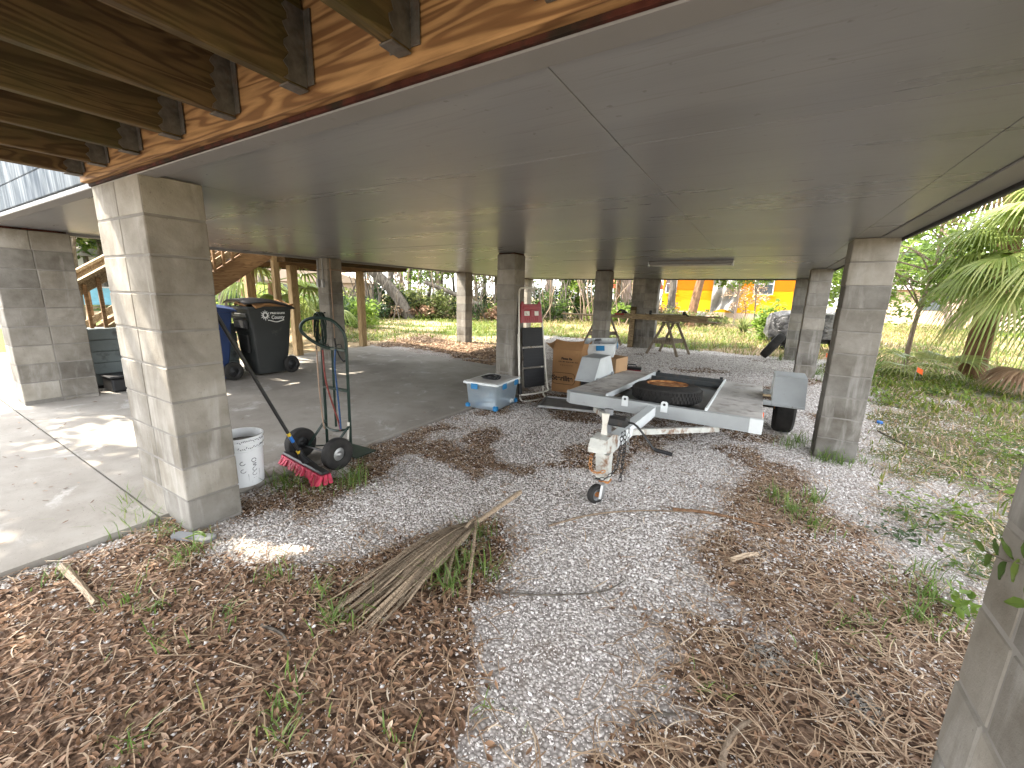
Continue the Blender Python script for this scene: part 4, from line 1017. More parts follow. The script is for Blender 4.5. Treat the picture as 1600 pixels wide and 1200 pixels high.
for z0 in (.19, .48, .77):
    m = LD(); m.box(.012, .045, -.19+.01, .19-.01, z0, z0+.265, .008)
    for k in range(5): m.box(.045, .051, -.16, .16, z0+.03+k*.047, z0+.055+k*.047, .002)
    m.build('tread', MAT['blacktread'], sl2)
m = LD()
m.prism([(-.19, 1.10), (.19, 1.10), (.175, 1.36), (.15, 1.40), (.12, 1.36), (-.12, 1.36), (-.15, 1.40), (-.175, 1.36)], 'x', .010, .032)
for k in range(7): m.box(.032, .037, -.11+.036*k-.006, -.11+.036*k+.006, 1.115, 1.18, .002)
m.box(.032, .042, -.15, .15, 1.285, 1.33, .004); m.box(.032, .042, -.02, .02, 1.19, 1.285, .004)
m.build('tray', MAT['red'], sl2)
m = LD(); m.box(.033, .036, -.13, -.04, 1.20, 1.26, .002); m.build('tray_slot', MAT['cream'], sl2); m = LD(); m.box(.033, .036, .05, .12, 1.20, 1.26, .002); m.build('tray_slot', MAT['cream'], sl2)
m = LD(); m.box(-.02, .04, -.275, -.23, .10, .26, .01); m.build('foot_cap', MAT['black'], sl2)
# ------------------------------------------------------------------ cardboard boxes and totes
def carton(name, label, x, y, z, rz, w, d, h, mat, flaps=True, group=None):
    c_ = thing(name, label, 'box', (x, y, z), rz, group)
    m = MB(); t_ = .006
    m.box(-w/2, w/2, -d/2, -d/2+t_, 0, h, .001); m.box(-w/2, w/2, d/2-t_, d/2, 0, h, .001)
    m.box(-w/2, -w/2+t_, -d/2+t_, d/2-t_, 0, h, .001); m.box(w/2-t_, w/2, -d/2+t_, d/2-t_, 0, h, .001); m.box(-w/2+t_, w/2-t_, -d/2+t_, d/2-t_, 0, t_, .001)
    m.build('carton', mat, c_)
    if flaps:
        F_ = [((-w/2, -d/2+.003, h), (w/2, -d/2+.003, h), (0, .11, .15)), ((w/2-.003, -d/2, h), (w/2-.003, d/2, h), (.03, 0, .13)), ((-w/2+.003, d/2, h), (-w/2+.003, -d/2, h), (-.13, 0, .10)), ((w/2, d/2-.003, h), (-w/2, d/2-.003, h), (0, .14, -.03))]
        for a, b_, o_ in F_:
            a, b_, o_ = Vector(a), Vector(b_), Vector(o_)
            nrm = (b_-a).cross(o_).normalized()*.005
            vs = []
            for k in range(7):
                t_2 = k/6; p = a.lerp(b_, t_2); bow = -.35*4*(t_2-.5)**2 if False else 0
                sag = Vector((0, 0, -.03*math.sin(math.pi*t_2)))
                vs += [p, p+o_+sag, p+o_+sag+nrm, p+nrm]
            fs = [[0, 1, 2, 3], [24, 27, 26, 25]]
            for k in range(6):
                for q in range(4): fs.append([4*k+q, 4*k+4+q, 4*k+4+(q+1) % 4, 4*k+(q+1) % 4])
            m = MB(); m.add(vs, fs); m.build('flap', mat, c_)
    return c_
cA = carton('cardboard_box', 'tall open cardboard box with dark oval print beside the ladder', -2.49, 5.98, .01, R_(3), .46, .40, .66, MAT['card'])
rotf = (R_(90), 0, 0)
text('brand_lettering', 'Sterilite', .108, (-.055, -.2012, .22), rotf, MAT['ink'], cA, bold=.004)
m = MB(); pts = []
for k in range(40):
    a = 2*math.pi*k/40; ex = .135 if math.cos(a) > 0 else -.135
    pts.append((-.04+ex+.055*math.cos(a)*(1), -.2015, .22+.088*math.sin(a)))
m.tube(pts, .0035, 5, closed=True); m.build('oval_outline', MAT['ink'], cA)
text('print', 'Please Re', .045, (.0, -.2012, .53), rotf, MAT['ink'], cA, bold=.003)
m = MB(); random.seed(9)
for k in range(13): m.box(-.13+k*.024, -.13+k*.024+random.uniform(.009, .02), -.2016, -.2, .475, .49, .0005)
for k in range(7): m.box(-.10+k*.03, -.10+k*.03+random.uniform(.008, .02), -.2016, -.2, .425, .433, .0005)
m.build('small_print', MAT['ink'], cA)
cB = carton('cardboard_box', 'light brown cardboard box under the white tote behind the fender', -2.02, 6.32, .01, R_(-8), .5, .42, .56, MAT['cardlight'], False)
tw = thing('open_tote', 'open white tote with blue trim lying tilted on top of a carton', 'storage box', (-2.12, 6.30, .585), R_(12)); tw.rotation_euler = (R_(10), R_(-4), R_(12))
tub(.48, .36, .22, .86, MAT['white'], 'tub', tw)
for (a, b_) in (((.253, -.10), (.262, .06)), ((-.05, -.198), (.08, -.188))):
    m = MB(); m.box(a[0], b_[0], a[1], b_[1], .12, .20, .003); m.build('latch', MAT['latch'], tw)
m = MB(); m.box(-.1, .0, -.05, .1, .19, .235, .01); m.build('contents', MAT['greybin'], tw)
ty_ = thing('grey_tray', 'shallow grey plastic lid lying on the shell beside the trailer', 'lid', (-2.06, 5.10, .02), R_(14))
m = MB(); m.box(-.42, .42, -.27, .27, 0, .012, .01); m.build('panel', MAT['greybin'], ty_)
m = MB(); m.box(-.43, .43, -.285, -.268, 0, .035, .006); m.box(-.43, .43, .268, .285, 0, .035, .006); m.box(-.437, -.42, -.268, .268, 0, .035, .006); m.box(.42, .437, -.268, .268, 0, .035, .006); m.build('rim', MAT['steel'], ty_)
rb = thing('toolbox', 'small red and black toolbox standing on the gravel behind the trailer', 'toolbox', (-1.98, 7.7, .06), .2)
m = MB(); m.box(-.17, .17, -.09, .09, 0, .11, .01); m.build('case', MAT['red'], rb); m = MB(); m.box(-.175, .175, -.095, .095, .111, .16, .015); m.build('lid', MAT['black'], rb); m = MB(); m.tube([(-.08, 0, .16), (-.07, 0, .2), (.07, 0, .2), (.08, 0, .16)], .01, 6); m.build('handle', MAT['black'], rb)
# ------------------------------------------------------------------ trailer
tr = thing('utility_trailer', 'flat grey and white utility trailer propped on its jockey wheel', 'trailer', (-.825, 5.55, .0)); TP = R_(-2.4)
# local frame: x across, y back, z up from ground at the axle; the bed is pitched up to the front
pm = Matrix.Translation((0, 0, .38)) @ Matrix.Rotation(TP, 4, 'X') @ Matrix.Translation((0, 0, -.38))
def TB(): m = MB(); m.mat = pm; return m
Y0, Y1 = -1.44, 1.0; HW = .945; ZT = .385
m = TB(); m.prism([(-HW-.005, Y0+.09), (-HW+.07, Y0), (HW-.09, Y0), (HW+.0, Y0+.0), (HW, Y0+.06), (-HW, Y0+.12)], 'z', ZT-.125, ZT+.002); m.build('front_beam', MAT['greypaint'], tr)
m = TB(); m.box(HW-.10, HW+.004, Y0-.004, Y0+.05, ZT-.128, ZT+.004, .003); m.build('beam_end_reflection', MAT['white'], tr)  # white box stands for light reflected off the bent beam end
for nm, xa, xb in (('deck_plank', -HW, -.50), ('deck_plank', .49, HW)):
    m = TB(); m.box(xa, xb, Y0+.061, Y1, ZT-.02, ZT, .004); m.build(nm, MAT['deckply'], tr)
for xa in (-.498, .468):
    m = TB(); m.box(xa, xa+.020, Y0+.062, Y1+.02, ZT-.03, ZT+.028, .003); m.build('edge_rail', MAT['white'], tr)
for xa in (-HW, HW-.05):
    m = TB(); m.box(xa, xa+.05, Y0+.125, Y1, ZT-.11, ZT-.022, .004); m.build('side_beam', MAT['greypaint'], tr)
for ya in (-1.0, -.4, .2, .75):
    m = TB(); m.box(-HW+.052, HW-.052, ya, ya+.06, ZT-.14, ZT-.075, .003); m.build('cross_member', MAT['bed'], tr)
m = TB(); m.box(-.49, .465, Y0+.065, Y1-.04, ZT-.072, ZT-.062, .002); m.build('bed_floor', MAT['bed'], tr)
m = TB(); m.box(-.475, .465, Y1-.035, Y1, ZT-.13, ZT+.02, .004); m.box(-.475, .465, Y1-.33, Y1-.30, ZT-.06, ZT+.002, .004); m.build('rear_beam', MAT['bed'], tr)
for xa in (-.27, .115):
    m = TB(); m.prism([(xa-.032, ZT-.06), (xa+.032, ZT-.06), (xa+.032, ZT+.03), (xa+.02, ZT+.045), (xa-.02, ZT+.045), (xa-.032, ZT+.03)], 'y', Y0-.012, Y0-.002); lg = m.build('lug', MAT['white'], tr)
    m = TB(); m.lathe([(.013, Y0-.0145), (.013, Y0-.0125)], 14, 'y', (xa, 0, ZT+.015)); m.build('lug_hole', MAT['black'], lg)
for xa in (-.44, .43):
    m = TB(); m.box(xa-.02, xa+.02, Y1-.02, Y1+.02, ZT+.02, ZT+.05, .004); m.build('rear_cleat', MAT['black'], tr)
# fenders, wheels, axle
for s_ in (-1, 1):
    xi, xo = (HW+.085, HW+.385) if s_ > 0 else (HW+.03, HW+.29)
    a, b_ = (xi, xo) if s_ > 0 else (-xo, -xi)
    m = MB(); m.prism([(-.36, .385), (.42, .385), (.24, .665), (-.17, .665)] if s_ > 0 else [(-.42, .385), (.42, .385), (.22, .665), (-.22, .665)], 'x', a, b_); m.mat = Matrix.Identity(4)
    fo = m.build('fender', MAT['greypaint'], tr)
    mm = MB(); xw = (a-.004, a-.0005) if s_ > 0 else (b_+.0005, b_+.004)
    mm.prism([(-.40, .39), (.41, .39), (.215, .66), (-.215, .66)] if s_ < 0 else [(-.35, .39), (.41, .39), (.235, .66), (-.165, .66)], 'x', *xw); mm.build('side_plate', MAT['white'], fo)
    m = MB(); m.box(min(s_*HW, s_*xi), max(s_*HW, s_*xi), -.36, -.30, .36, .41, .004); m.box(min(s_*HW, s_*xi), max(s_*HW, s_*xi), .30, .36, .36, .41, .004); m.box(a, b_, -.44 if s_ < 0 else -.38, .44, .365, .384, .002); m.build('fender_bracket', MAT['greypaint'], tr)
    wh = wheel(tr, s_*(xi+.145), 0, .29, .29, .20, hub=MAT['rust'], rimr=.6)
    m = MB(); m.box(s_*(HW+.005)-.01 if s_ > 0 else s_*(HW+.005)-.01, s_*(HW+.005)+.014, -.78, -.72, .31, .36, .006); m.build('side_marker', MAT['orange'], tr)
m = MB(); m.tube([(-HW-.2, 0, .29), (HW+.2, 0, .29)], .028, 8); m.build('axle', MAT['blackmetal'], tr, True)
# loose timber on the bracket beside the fender
# tongue
m = TB(); m.prism([(-.038, -1.25), (.038, -1.25), (.038, -2.82), (-.038, -2.82)], 'z', ZT-.115, ZT-.02); m.build('tongue', MAT['white'], tr)
for s_ in (-1, 1):
    m = TB(); m.bar((s_*.02, -2.28, ZT-.085), (s_*.60, -1.38, ZT-.155), .042, .048); m.build('tongue_brace', MAT['wornwhite'], tr)
m = TB(); m.prism([(-3.07, ZT-.02), (-3.03, ZT+.035), (-2.90, ZT+.045), (-2.76, ZT+.01), (-2.76, ZT-.09), (-2.86, ZT-.09), (-3.0, ZT-.06), (-3.07, ZT-.05)], 'x', -.055, .055); cp_ = m.build('coupler', MAT['wornwhite'], tr)
m = TB(); m.prism([(-2.93, ZT-.10), (-2.82, ZT-.10), (-2.82, ZT-.30), (-2.88, ZT-.30)], 'x', -.045, .045); m.build('coupler_plate', MAT['wornwhite'], tr)
m = TB(); m.prism([(-.022, .0), (.022, .0), (.014, .07), (.026, .155), (-.026, .155), (-.014, .07)], 'y', -2.93, -2.915)
for k in range(len(m.v)): m.v[k] = tuple(pm @ (pm.inverted() @ Vector(m.v[k])+Vector((0, 0, ZT+.035))))
m.build('latch_lever', MAT['cream'], tr)
# jack
m = TB(); m.tube([(.0, -2.80, ZT-.37), (.0, -2.77, ZT-.12)], .026, 12); m.build('jack_leg', MAT['steel'], tr, True)
m = TB(); m.tube([(-.065, -2.66, ZT-.14), (-.065, -2.64, ZT+.16)], .034, 12); m.build('jack_tube', MAT['greybin'], tr, True)
m = TB(); m.box(-.07, .09, -2.69, -2.60, ZT+.045, ZT+.12, .018); m.build('jack_gear_case', MAT['blackmetal'], tr)
m = TB(); m.tube(smooth_path([(.09, -2.65, ZT+.085), (.16, -2.68, ZT+.075), (.30, -2.72, ZT-.055)], 4), .008, 8); ck = m.build('jack_crank', MAT['blackmetal'], tr, True)
m = TB(); m.tube([(.30, -2.72, ZT-.055), (.42, -2.72, ZT-.065)], .014, 8); m.build('crank_grip', MAT['black'], ck, True)
jw = wheel(tr, -.045, -2.86, .074, .072, .045, hub=MAT['greybin'], rimr=.72)
jw.rotation_euler = (0, 0, R_(-28))
m = MB(); m.prism([(-2.90, .06), (-2.84, .05), (-2.755, .165), (-2.80, .20), (-2.86, .15)], 'x', -.012, .006); m.build('wheel_fork', MAT['steel'], tr)
m = MB(); m.box(-.04, .035, -2.84, -2.76, .16, .175, .004); m.lathe([(.02, -.022), (.02, .02)], 10, 'x', (-.035, -2.865, .074)); m.build('fork_plate', MAT['rust'], tr)
# safety chains
def chain(pts, name, mat, link=.024, r=.0035):
    P = smooth_path(pts, 10); out = [P[0]]; acc = 0
    for k in range(1, len(P)):
        if (P[k]-out[-1]).length > link*1.15: out.append(P[k])
    m = MB(); m.mat = pm
    for k in range(len(out)-1):
        a, b_ = out[k], out[k+1]; d_ = (b_-a).normalized(); u = Vector((1, 0, 0)) if k % 2 else Vector((.3, 1, 0)); u = (u-d_*u.dot(d_)).normalized(); c0 = (a+b_)/2
        m.tube([c0+d_*(link*.80)*math.cos(2*math.pi*q/10)+u*(link*.42)*math.sin(2*math.pi*q/10) for q in range(10)], r, 5, closed=True)
    return m.build(name, mat, tr, True)
chain([(.075, -2.74, ZT+.03), (.085, -2.80, ZT-.10), (.085, -2.86, ZT-.20), (.04, -2.95, ZT-.26), (-.04, -2.95, ZT-.27)], 'safety_chain', MAT['blackmetal'])
chain([(.08, -2.69, ZT+.03), (.10, -2.74, ZT-.10), (.10, -2.76, ZT-.24), (.095, -2.76, ZT-.36)], 'safety_chain', MAT['blackmetal'])
chain([(-.07, -2.76, ZT-.02), (-.085, -2.88, ZT-.12), (-.055, -2.98, ZT-.20), (.0, -2.97, ZT-.22), (.055, -2.94, ZT-.19)], 'safety_chain', MAT['rust'])
chain([(.062, -2.50, ZT-.0), (.068, -2.52, ZT-.12), (.068, -2.50, ZT-.20)], 'safety_chain', MAT['steel'])
# spare tyre lying on the bed
sp2 = thing('spare_tyre', 'worn tyre with rusty rim lying flat on the trailer bed', 'tyre', (-.80, 4.67, .362)); sp2.rotation_euler = (TP, 0, .4)
m = MB(); r0 = .355; hw_ = .10
m.lathe([(.205, .01), (.24, 0), (.30, .012), (.345, .035), (r0, .06), (r0, .14), (.345, .168), (.31, .19), (.24, .205), (.205, .195)], 56, closed=True)
nb = 56
for k in range(nb):
    a = 2*math.pi*k/nb
    for (z0, z1, da) in ((.048, .078, 0), (.084, .114, .5), (.120, .152, 0)):
        aa = a+da*2*math.pi/nb; w_ = .035
        vs = [];
        for rr_ in (r0-.004, r0+.008):
            for (dz, dda) in ((z0, -w_), (z0, w_), (z1, w_), (z1, -w_)): vs.append((rr_*math.cos(aa+dda), rr_*math.sin(aa+dda), dz))
        m.add(vs, [[0, 1, 2, 3], [4, 7, 6, 5], [0, 4, 5, 1], [1, 5, 6, 2], [2, 6, 7, 3], [3, 7, 4, 0]])
m.build('tyre', MAT['rubber'], sp2, True)
m = MB(); m.lathe([(.21, .19), (.215, .205), (.20, .20), (.185, .15), (.165, .12), (.10, .115), (.085, .135), (.06, .14), (.055, .10), (.001, .10)], 40)
for k in range(5):
    a = 2*math.pi*k/5; m.lathe([(.011, .115), (.011, .138), (.001, .14)], 8, 'z', (.075*math.cos(a), .075*math.sin(a), 0))
m.build('rim', MAT['rust'], sp2, True)
# ------------------------------------------------------------------ sawhorses and planks
def sawhorse(x, y, rz, label):
    h = thing('sawhorse', label, 'sawhorse', (x, y, float(zg(x, y))), rz, 'sawhorses carrying the planks')
    for e in (-1, 1):
        for s_ in (-1, 1):
            m = MB(); m.tone = random.random(); m.bar((s_*.40, e*.40, 0), (s_*.045, e*.30, .80), .06, .035, up=(0, 1, 0)); m.build('leg', MAT['oldwood'], h)
        m = MB(); m.bar((-.27, e*.375, .34), (.27, e*.375, .34), .022, .10); m.build('stretcher', MAT['oldwood'], h)
    for s_ in (-1, 1):
        m = MB(); m.bar((s_*.225, -.365, .36), (s_*.225, .365, .36), .022, .10); m.build('side_rail', MAT['oldwood'], h)
    m = MB(); m.box(-.045, .045, -.45, .45, .80, .84, .004); m.build('top_beam', MAT['oldwood'], h)
    return h
h1 = sawhorse(-1.98, 11.15, R_(-12), 'wooden sawhorse standing in the open under the plank ends')
h2 = sawhorse(-3.95, 11.75, R_(-12), 'wooden sawhorse half hidden by the column under the planks')
PZ = float(zg(-1.98, 11.15))+.845
pang = math.atan2(-.62, 1.97)
def plankset(name, label, c, L, w_, h_, dz, da=0, g_='loose planks on the sawhorses'):
    p = thing(name, label, 'plank', (c[0], c[1], PZ+dz), pang+da, g_)
    m = MB(); m.tone = random.random(); m.box(-L/2, L/2, -w_/2, w_/2, 0, h_, .004); m.build('board', MAT['plank'], p)
    return p
plankset('plank', 'long wide plank lying lowest across both sawhorses', (-3.15, 11.58), 4.8, .28, .04, 0)
plankset('plank', 'shorter plank stacked on the back edge of the wide plank', (-2.6, 11.55), 3.0, .14, .04, .042, .02)
plankset('plank', 'thick timber stacked at the front of the wide plank', (-2.35, 11.24), 2.6, .09, .09, .042, -.01)
plankset('plank', 'thin batten sticking out farthest toward the yellow house', (-1.75, 11.13), 2.0, .06, .03, .134, -.015)
ci = thing('circular_saw', 'red power saw lying on the planks beside the column', 'saw', (-3.42, 11.58, PZ+.085), -.3)
m = MB(); m.box(-.16, .14, -.06, .06, 0, .05, .02); m.build('base', MAT['red'], ci); m = MB(); m.tube(smooth_path([(-.1, 0, .05), (-.02, 0, .13), (.1, 0, .12), (.18, 0, .06)], 4), .026, 8); m.build('handle', MAT['black'], ci, True)
m = MB(); m.lathe([(.085, -.004), (.085, .004)], 22, 'y', (.05, .068, .06)); m.build('blade', MAT['steel'], ci)
m = MB(); m.box(.06, .2, -.05, .05, .05, .11, .02); m.build('motor', MAT['black'], ci)
bc = thing('bar_clamp', 'long bar clamp with black grips resting on the planks', 'clamp', (-2.15, 11.24, PZ+.135), pang+.03)
m = MB(); m.box(-.55, .55, -.006, .006, .02, .045, .002); m.build('bar', MAT['steel'], bc)
for q in (-.42, .48):
    m = MB(); m.box(q-.035, q+.035, -.02, .02, .0, .11, .012); m.build('jaw', MAT['black'], bc)
m = MB(); m.tube([(.49, -.02, .09), (.62, -.03, .0)], .02, 8); m.build('grip', MAT['black'], bc, True)
up = thing('plank', 'upright tan plank leaning on the wide far column', 'plank', (-3.16, 11.85, .1)); up.rotation_euler = (R_(-3), 0, .1)
m = MB(); m.box(-.07, .07, -.02, .02, 0, 1.05, .004); m.build('board', MAT['plank'], up)
pl_ = thing('wooden_pallet_frame', 'dark board leaning against the wide far column behind the planks', 'board', (-3.08, 11.98, .1)); pl_.rotation_euler = (R_(-2), 0, 0)
m = MB(); m.box(-.19, -.02, -.012, .012, 0, 1.15, .004); m.build('panel', MAT['joist'], pl_)
pw = thing('plywood_scrap', 'short plywood scrap lying on the gravel behind the trailer', 'board', (.10, 7.2, .09), .4)
m = MB(); m.box(-.22, .22, -.14, .14, 0, .018, .003); m.build('sheet', MAT['plank'], pw)
pw2 = thing('bark_scrap', 'dark curled scrap lying on gravel near the plywood scrap', 'scrap', (-.22, 6.75, .06), -.2)
m = MB(); m.prism([(-.25, .0), (.25, .0), (.22, .03), (.05, .02), (-.1, .045), (-.22, .02)], 'y', -.09, .09); m.build('piece', MAT['joist'], pw2)
# tyre leaning on the far right column
lt = thing('tyre', 'bald black tyre leaning against the far column', 'tyre', (.30, 11.80, .44))
lt.rotation_euler = (R_(0), R_(33), R_(-7))
m = MB(); m.lathe([(.20, -.07), (.27, -.095), (.325, -.08), (.335, -.05), (.335, .05), (.325, .08), (.27, .095), (.20, .07)], 40, 'x', closed=True); m.build('tyre', MAT['rubber'], lt, True)
m = MB(); m.lathe([(.001, -.01), (.1, -.01), (.18, -.04), (.205, -.06), (.205, .06), (.18, -.02), (.1, .01), (.001, .01)], 30, 'x'); m.build('rim', MAT['black'], lt, True)
# silver covered cart
sc_ = thing('covered_cart', 'low cart under a silver tarpaulin with black tyres beyond the far columns', 'covered cart', (1.22, 15.2, .12), .1)
m = MB(); nn = 26; vs = []; fs = []
prof = [(1.02, .34), (1.03, .5), (1.0, .84), (.96, 1.02), (.72, 1.10), (.25, 1.12)]
for i, (q, z) in enumerate(prof):
    for j in range(nn):
        a = 2*math.pi*j/nn; sx = abs(math.cos(a))**.28*math.copysign(1, math.cos(a)); sy2 = abs(math.sin(a))**.28*math.copysign(1, math.sin(a))
        f_ = 1+.05*math.sin(a*7+i*.8)*(1 if i < 4 else .3)
        vs.append((1.22*q*sx*f_, .62*q*sy2*f_, z+.05*math.sin(a*5+i)+(.06*math.sin(3*a) if i == 0 else 0)))
vs.append((0, 0, 1.11)); n_ = len(prof)
for i in range(n_-1):
    for j in range(nn): fs.append([i*nn+j, i*nn+(j+1) % nn, (i+1)*nn+(j+1) % nn, (i+1)*nn+j])
for j in range(nn): fs.append([(n_-1)*nn+j, (n_-1)*nn+(j+1) % nn, n_*nn])
m.add(vs, fs); m.build('cover', MAT['silver'], sc_, True)
for q in (-.72, .78): wheel(sc_, q, -.42, .24, .24, .2, axis='y', rimr=.5)
m = MB(); m.box(-1.1, 1.1, -.3, .3, .2, .45, .01); m.build('chassis', MAT['blackmetal'], sc_)
sc_.scale = (.86, .9, .98)
# marker flags
for (x_, y_, l_) in ((2.42, 9.75, 'small orange marker flag in the grass by the palm'), (1.28, 11.2, 'small orange marker flag seen between the two right columns')):
    f_ = thing('marker_flag', l_, 'flag', (x_, y_, float(zg(x_, y_))), random.uniform(0, 1), 'orange marker flags')
    m = MB(); m.tube([(0, 0, 0), (.01, 0, .34)], .003, 5); m.build('wire', MAT['steel'], f_)
    m = MB(); vs = [(.01+.10*i/5, .012*math.sin(i*1.4), .33-.012*i+(.0 if j else -.085)) for i in range(6) for j in (0, 1)]; m.add(vs+[(p[0], p[1]+.002, p[2]) for p in vs], [[2*i, 2*i+2, 2*i+3, 2*i+1] for i in range(5)]+[[12+2*i, 12+2*i+1, 12+2*i+3, 12+2*i+2] for i in range(5)]); m.build('flag', MAT['orange'], f_)
# ------------------------------------------------------------------ small things lying on the ground
def gz(x, y): return float(zg(x, y))
# dead palm frond: stalk at the far end, folded leaflets toward the camera
pf = thing('dead_palm_frond', 'dried palm frond lying folded on the leaves and grass', 'palm frond', (-1.385, 1.62, gz(-1.385, 1.62)+.01))
def PF(x, y, z): return Vector((x+1.385, y-1.62, z))
mb = MB(); mb.tube(smooth_path([PF(-1.335, 2.40, .075), PF(-1.36, 2.2, .06), PF(-1.385, 2.0, .045), PF(-1.395, 1.85, .04)], 4), [.017]*4+[.015]*4+[.013]*5, 8, tone=.9); mb.build('stalk', MAT['fronddry'], pf, True)
random.seed(21); mb = MB()
for k in range(46):
    s_ = (k/45-.5)*2; ln = random.uniform(.72, 1.0); lay = random.uniform(0, .07)
    x0 = -1.392+.02*s_; x1 = -1.40+.105*s_+random.uniform(-.02, .02); x2 = -1.43+.15*s_+random.uniform(-.045, .045)
    p = [PF(x0, 1.93, .035+lay*.2), PF(x0*.5+x1*.5, 1.72, .04+lay*.9), PF(x1, 1.45, .035+lay), PF(x2, 1.92-ln, .008+lay*.25)]
    pts = smooth_path(p, 3); w0 = random.uniform(.009, .017); vs = []; fs = []; n = len(pts); ti = random.uniform(-.7, .7)
    for i, q in enumerate(pts):
        w_ = w0*(.6+.4*math.sin(math.pi*min(1, i/(n-1)+.15)))*(1 if i < n-1 else .25)
        sd = Vector((math.cos(ti), .1, math.sin(ti)))*w_
        vs += [q-sd, q+Vector((0, 0, .55*w_)), q+sd]
    for i in range(n-1): a = 3*i; fs += [[a, a+1, a+4, a+3], [a+1, a+2, a+5, a+4]]
    mb.add(vs, fs, random.random())
mb.build('leaflets', MAT['fronddry'], pf)
mb = MB()
for k, (p, w0) in enumerate((([PF(-1.36, 1.95, .08), PF(-1.37, 1.85, .10), PF(-1.33, 1.66, .06), PF(-1.21, 1.42, .012)], .012), ([PF(-1.37, 1.90, .07), PF(-1.25, 1.72, .07), PF(-1.13, 1.52, .03), PF(-1.06, 1.42, .01)], .011))):
    pts = smooth_path(p, 4); vs = []; fs = []
    for q in pts: vs += [q-Vector((w0, 0, 0)), q+Vector((0, 0, .005)), q+Vector((w0, 0, .003))]
    for i in range(len(pts)-1): a = 3*i; fs += [[a, a+1, a+4, a+3], [a+1, a+2, a+5, a+4]]
    mb.add(vs, fs, .8)
mb.build('loose_leaflet', MAT['fronddry'], pf)
def stick(label, pts, r, mat='stick', name='stick', group=None):
    c0 = Vector((pts[0][0], pts[0][1], gz(*pts[0][:2])))
    s_ = thing(name, label, 'stick', c0, 0, group)
    P = [Vector((p[0], p[1], gz(p[0], p[1])+(p[2] if len(p) > 2 else r*1.2)))-c0 for p in pts]
    path = smooth_path(P, 5); n = len(path)
    mb = MB(); mb.tube(path, [r*(1-.55*i/(n-1))*(1+.12*math.sin(i*2.1)) for i in range(n)], 7); mb.build('shaft', MAT[mat], s_, True); return s_
stick('long curved bare stick lying across the shell by the jockey wheel', [(-1.01, 2.21), (-.86, 2.44), (-.70, 2.60), (-.50, 2.74), (-.30, 2.84), (-.12, 2.92, .02)], .0085)
stick('reddish brown stick lying at the litter edge beyond the long curved stick', [(-.36, 2.82, .02), (-.15, 2.91), (.05, 2.94), (.22, 2.95)], .013, 'barkb')
stick('thin grey twig lying across the gravel right of the palm frond', [(-.97, 1.52), (-.78, 1.62), (-.6, 1.74), (-.5, 1.83), (-.44, 1.96)], .006, 'bark')
stick('thick curved stick lying in the straw at the near edge', [(.07, 1.14), (.075, 1.28), (.10, 1.38), (.15, 1.46)], .014)
stick('short pale stick on the gravel at the near edge', [(-.20, 1.22), (-.14, 1.30), (-.08, 1.34)], .008, 'bark')
stick('grey crooked twig among the oak leaves', [(-1.72, .78), (-1.62, .80), (-1.54, .79), (-1.47, .76)], .008, 'bark')
stick('pale splinter of wood in the grass under the right column', [(.24, 3.14), (.36, 3.10), (.48, 3.05)], .008)
stick('dark branch lying across the right side yard weeds', [(1.33, 6.2), (1.52, 5.6), (1.75, 5.0), (1.9, 4.6)], .008, 'bark')
def boot(label, x, y, rz, L, w_):
    b = thing('palm_boot', label, 'palm husk', (x, y, gz(x, y)+.008), rz, 'palm husk pieces')
    mb = MB(); n = 8; vs = []; fs = []
    for i in range(n+1):
        t = i/n; ww = w_*(1-.45*t); z = .012+.012*math.sin(math.pi*t)
        vs += [(L*t, -ww, z-.008), (L*t, 0, z+.010), (L*t, ww, z-.006), (L*t, 0, z-.006)]
    for i in range(n):
        for q in range(4): fs.append([4*i+q, 4*i+4+q, 4*i+4+(q+1) % 4, 4*i+(q+1) % 4])
    fs += [[0, 1, 2, 3], [4*n+3, 4*n+2, 4*n+1, 4*n]]
    mb.add(vs, fs, .9); mb.build('husk', MAT['fronddry'], b); return b
boot('pale palm husk lying on the leaves beside the slab edge', -2.99, .44, R_(0), .5, .022)
boot('small pale slat of palm husk on the right litter', .02, 2.43, R_(48), .20, .022)
for x_, y_, r_, l_ in ((.19, 1.80, .085, 'larger grey lichen clump on the straw nearer the white gravel path'), (.50, 1.74, .07, 'small grey lichen clump nearest the close up column')):
    p_ = thing('lichen_clump', l_, 'lichen', (x_, y_, gz(x_, y_)), 0, 'grey lichen clumps')
    n = 160; a = rng.random(n)*6.28; r = np.sqrt(rng.random(n))*r_
    pos = np.stack([r*np.cos(a), r*np.sin(a), .004+.018*(1-(r/r_)**2)*rng.random(n)], 1)
    sz = rng.uniform(.006, .014, n)
    o = place(LVV, LF, pos, np.stack([sz, sz*.8, sz*1.5], 1), .6, rng.random(n), 'tuft', MAT['moss'], .1); o.parent = p_
tg = thing('plastic_scrap', 'green edged grey plastic scrap lying by the foot of the wide column', 'scrap', (-2.73, .93, gz(-2.73, .93)+.01), R_(25))
mb = MB(); mb.prism([(-.12, -.03), (.0, -.035), (.1, -.042), (.13, -.02), (.13, .02), (.1, .038), (0, .03), (-.12, .03), (-.14, 0)], 'z', 0, .018); mb.build('sheet', MAT['greybin'], tg)
mb = MB(); mb.tube(smooth_path([(-.02, -.033, .02), (.04, -.01, .04), (.08, 0, .02), (.04, .01, .04), (-.02, .03, .02)], 4), .005, 6); mb.build('edging', MAT['grass'], tg, True)
cp2 = thing('bottle_cap', 'small blue plastic scrap among the pebbles of the side yard', 'litter', (1.42, 6.62, gz(1.42, 6.62)), 0)
mb = MB(); mb.lathe([(.035, 0), (.037, .02), (.03, .028), (.001, .03)], 14); mb.build('cap', MAT['blue'], cp2)
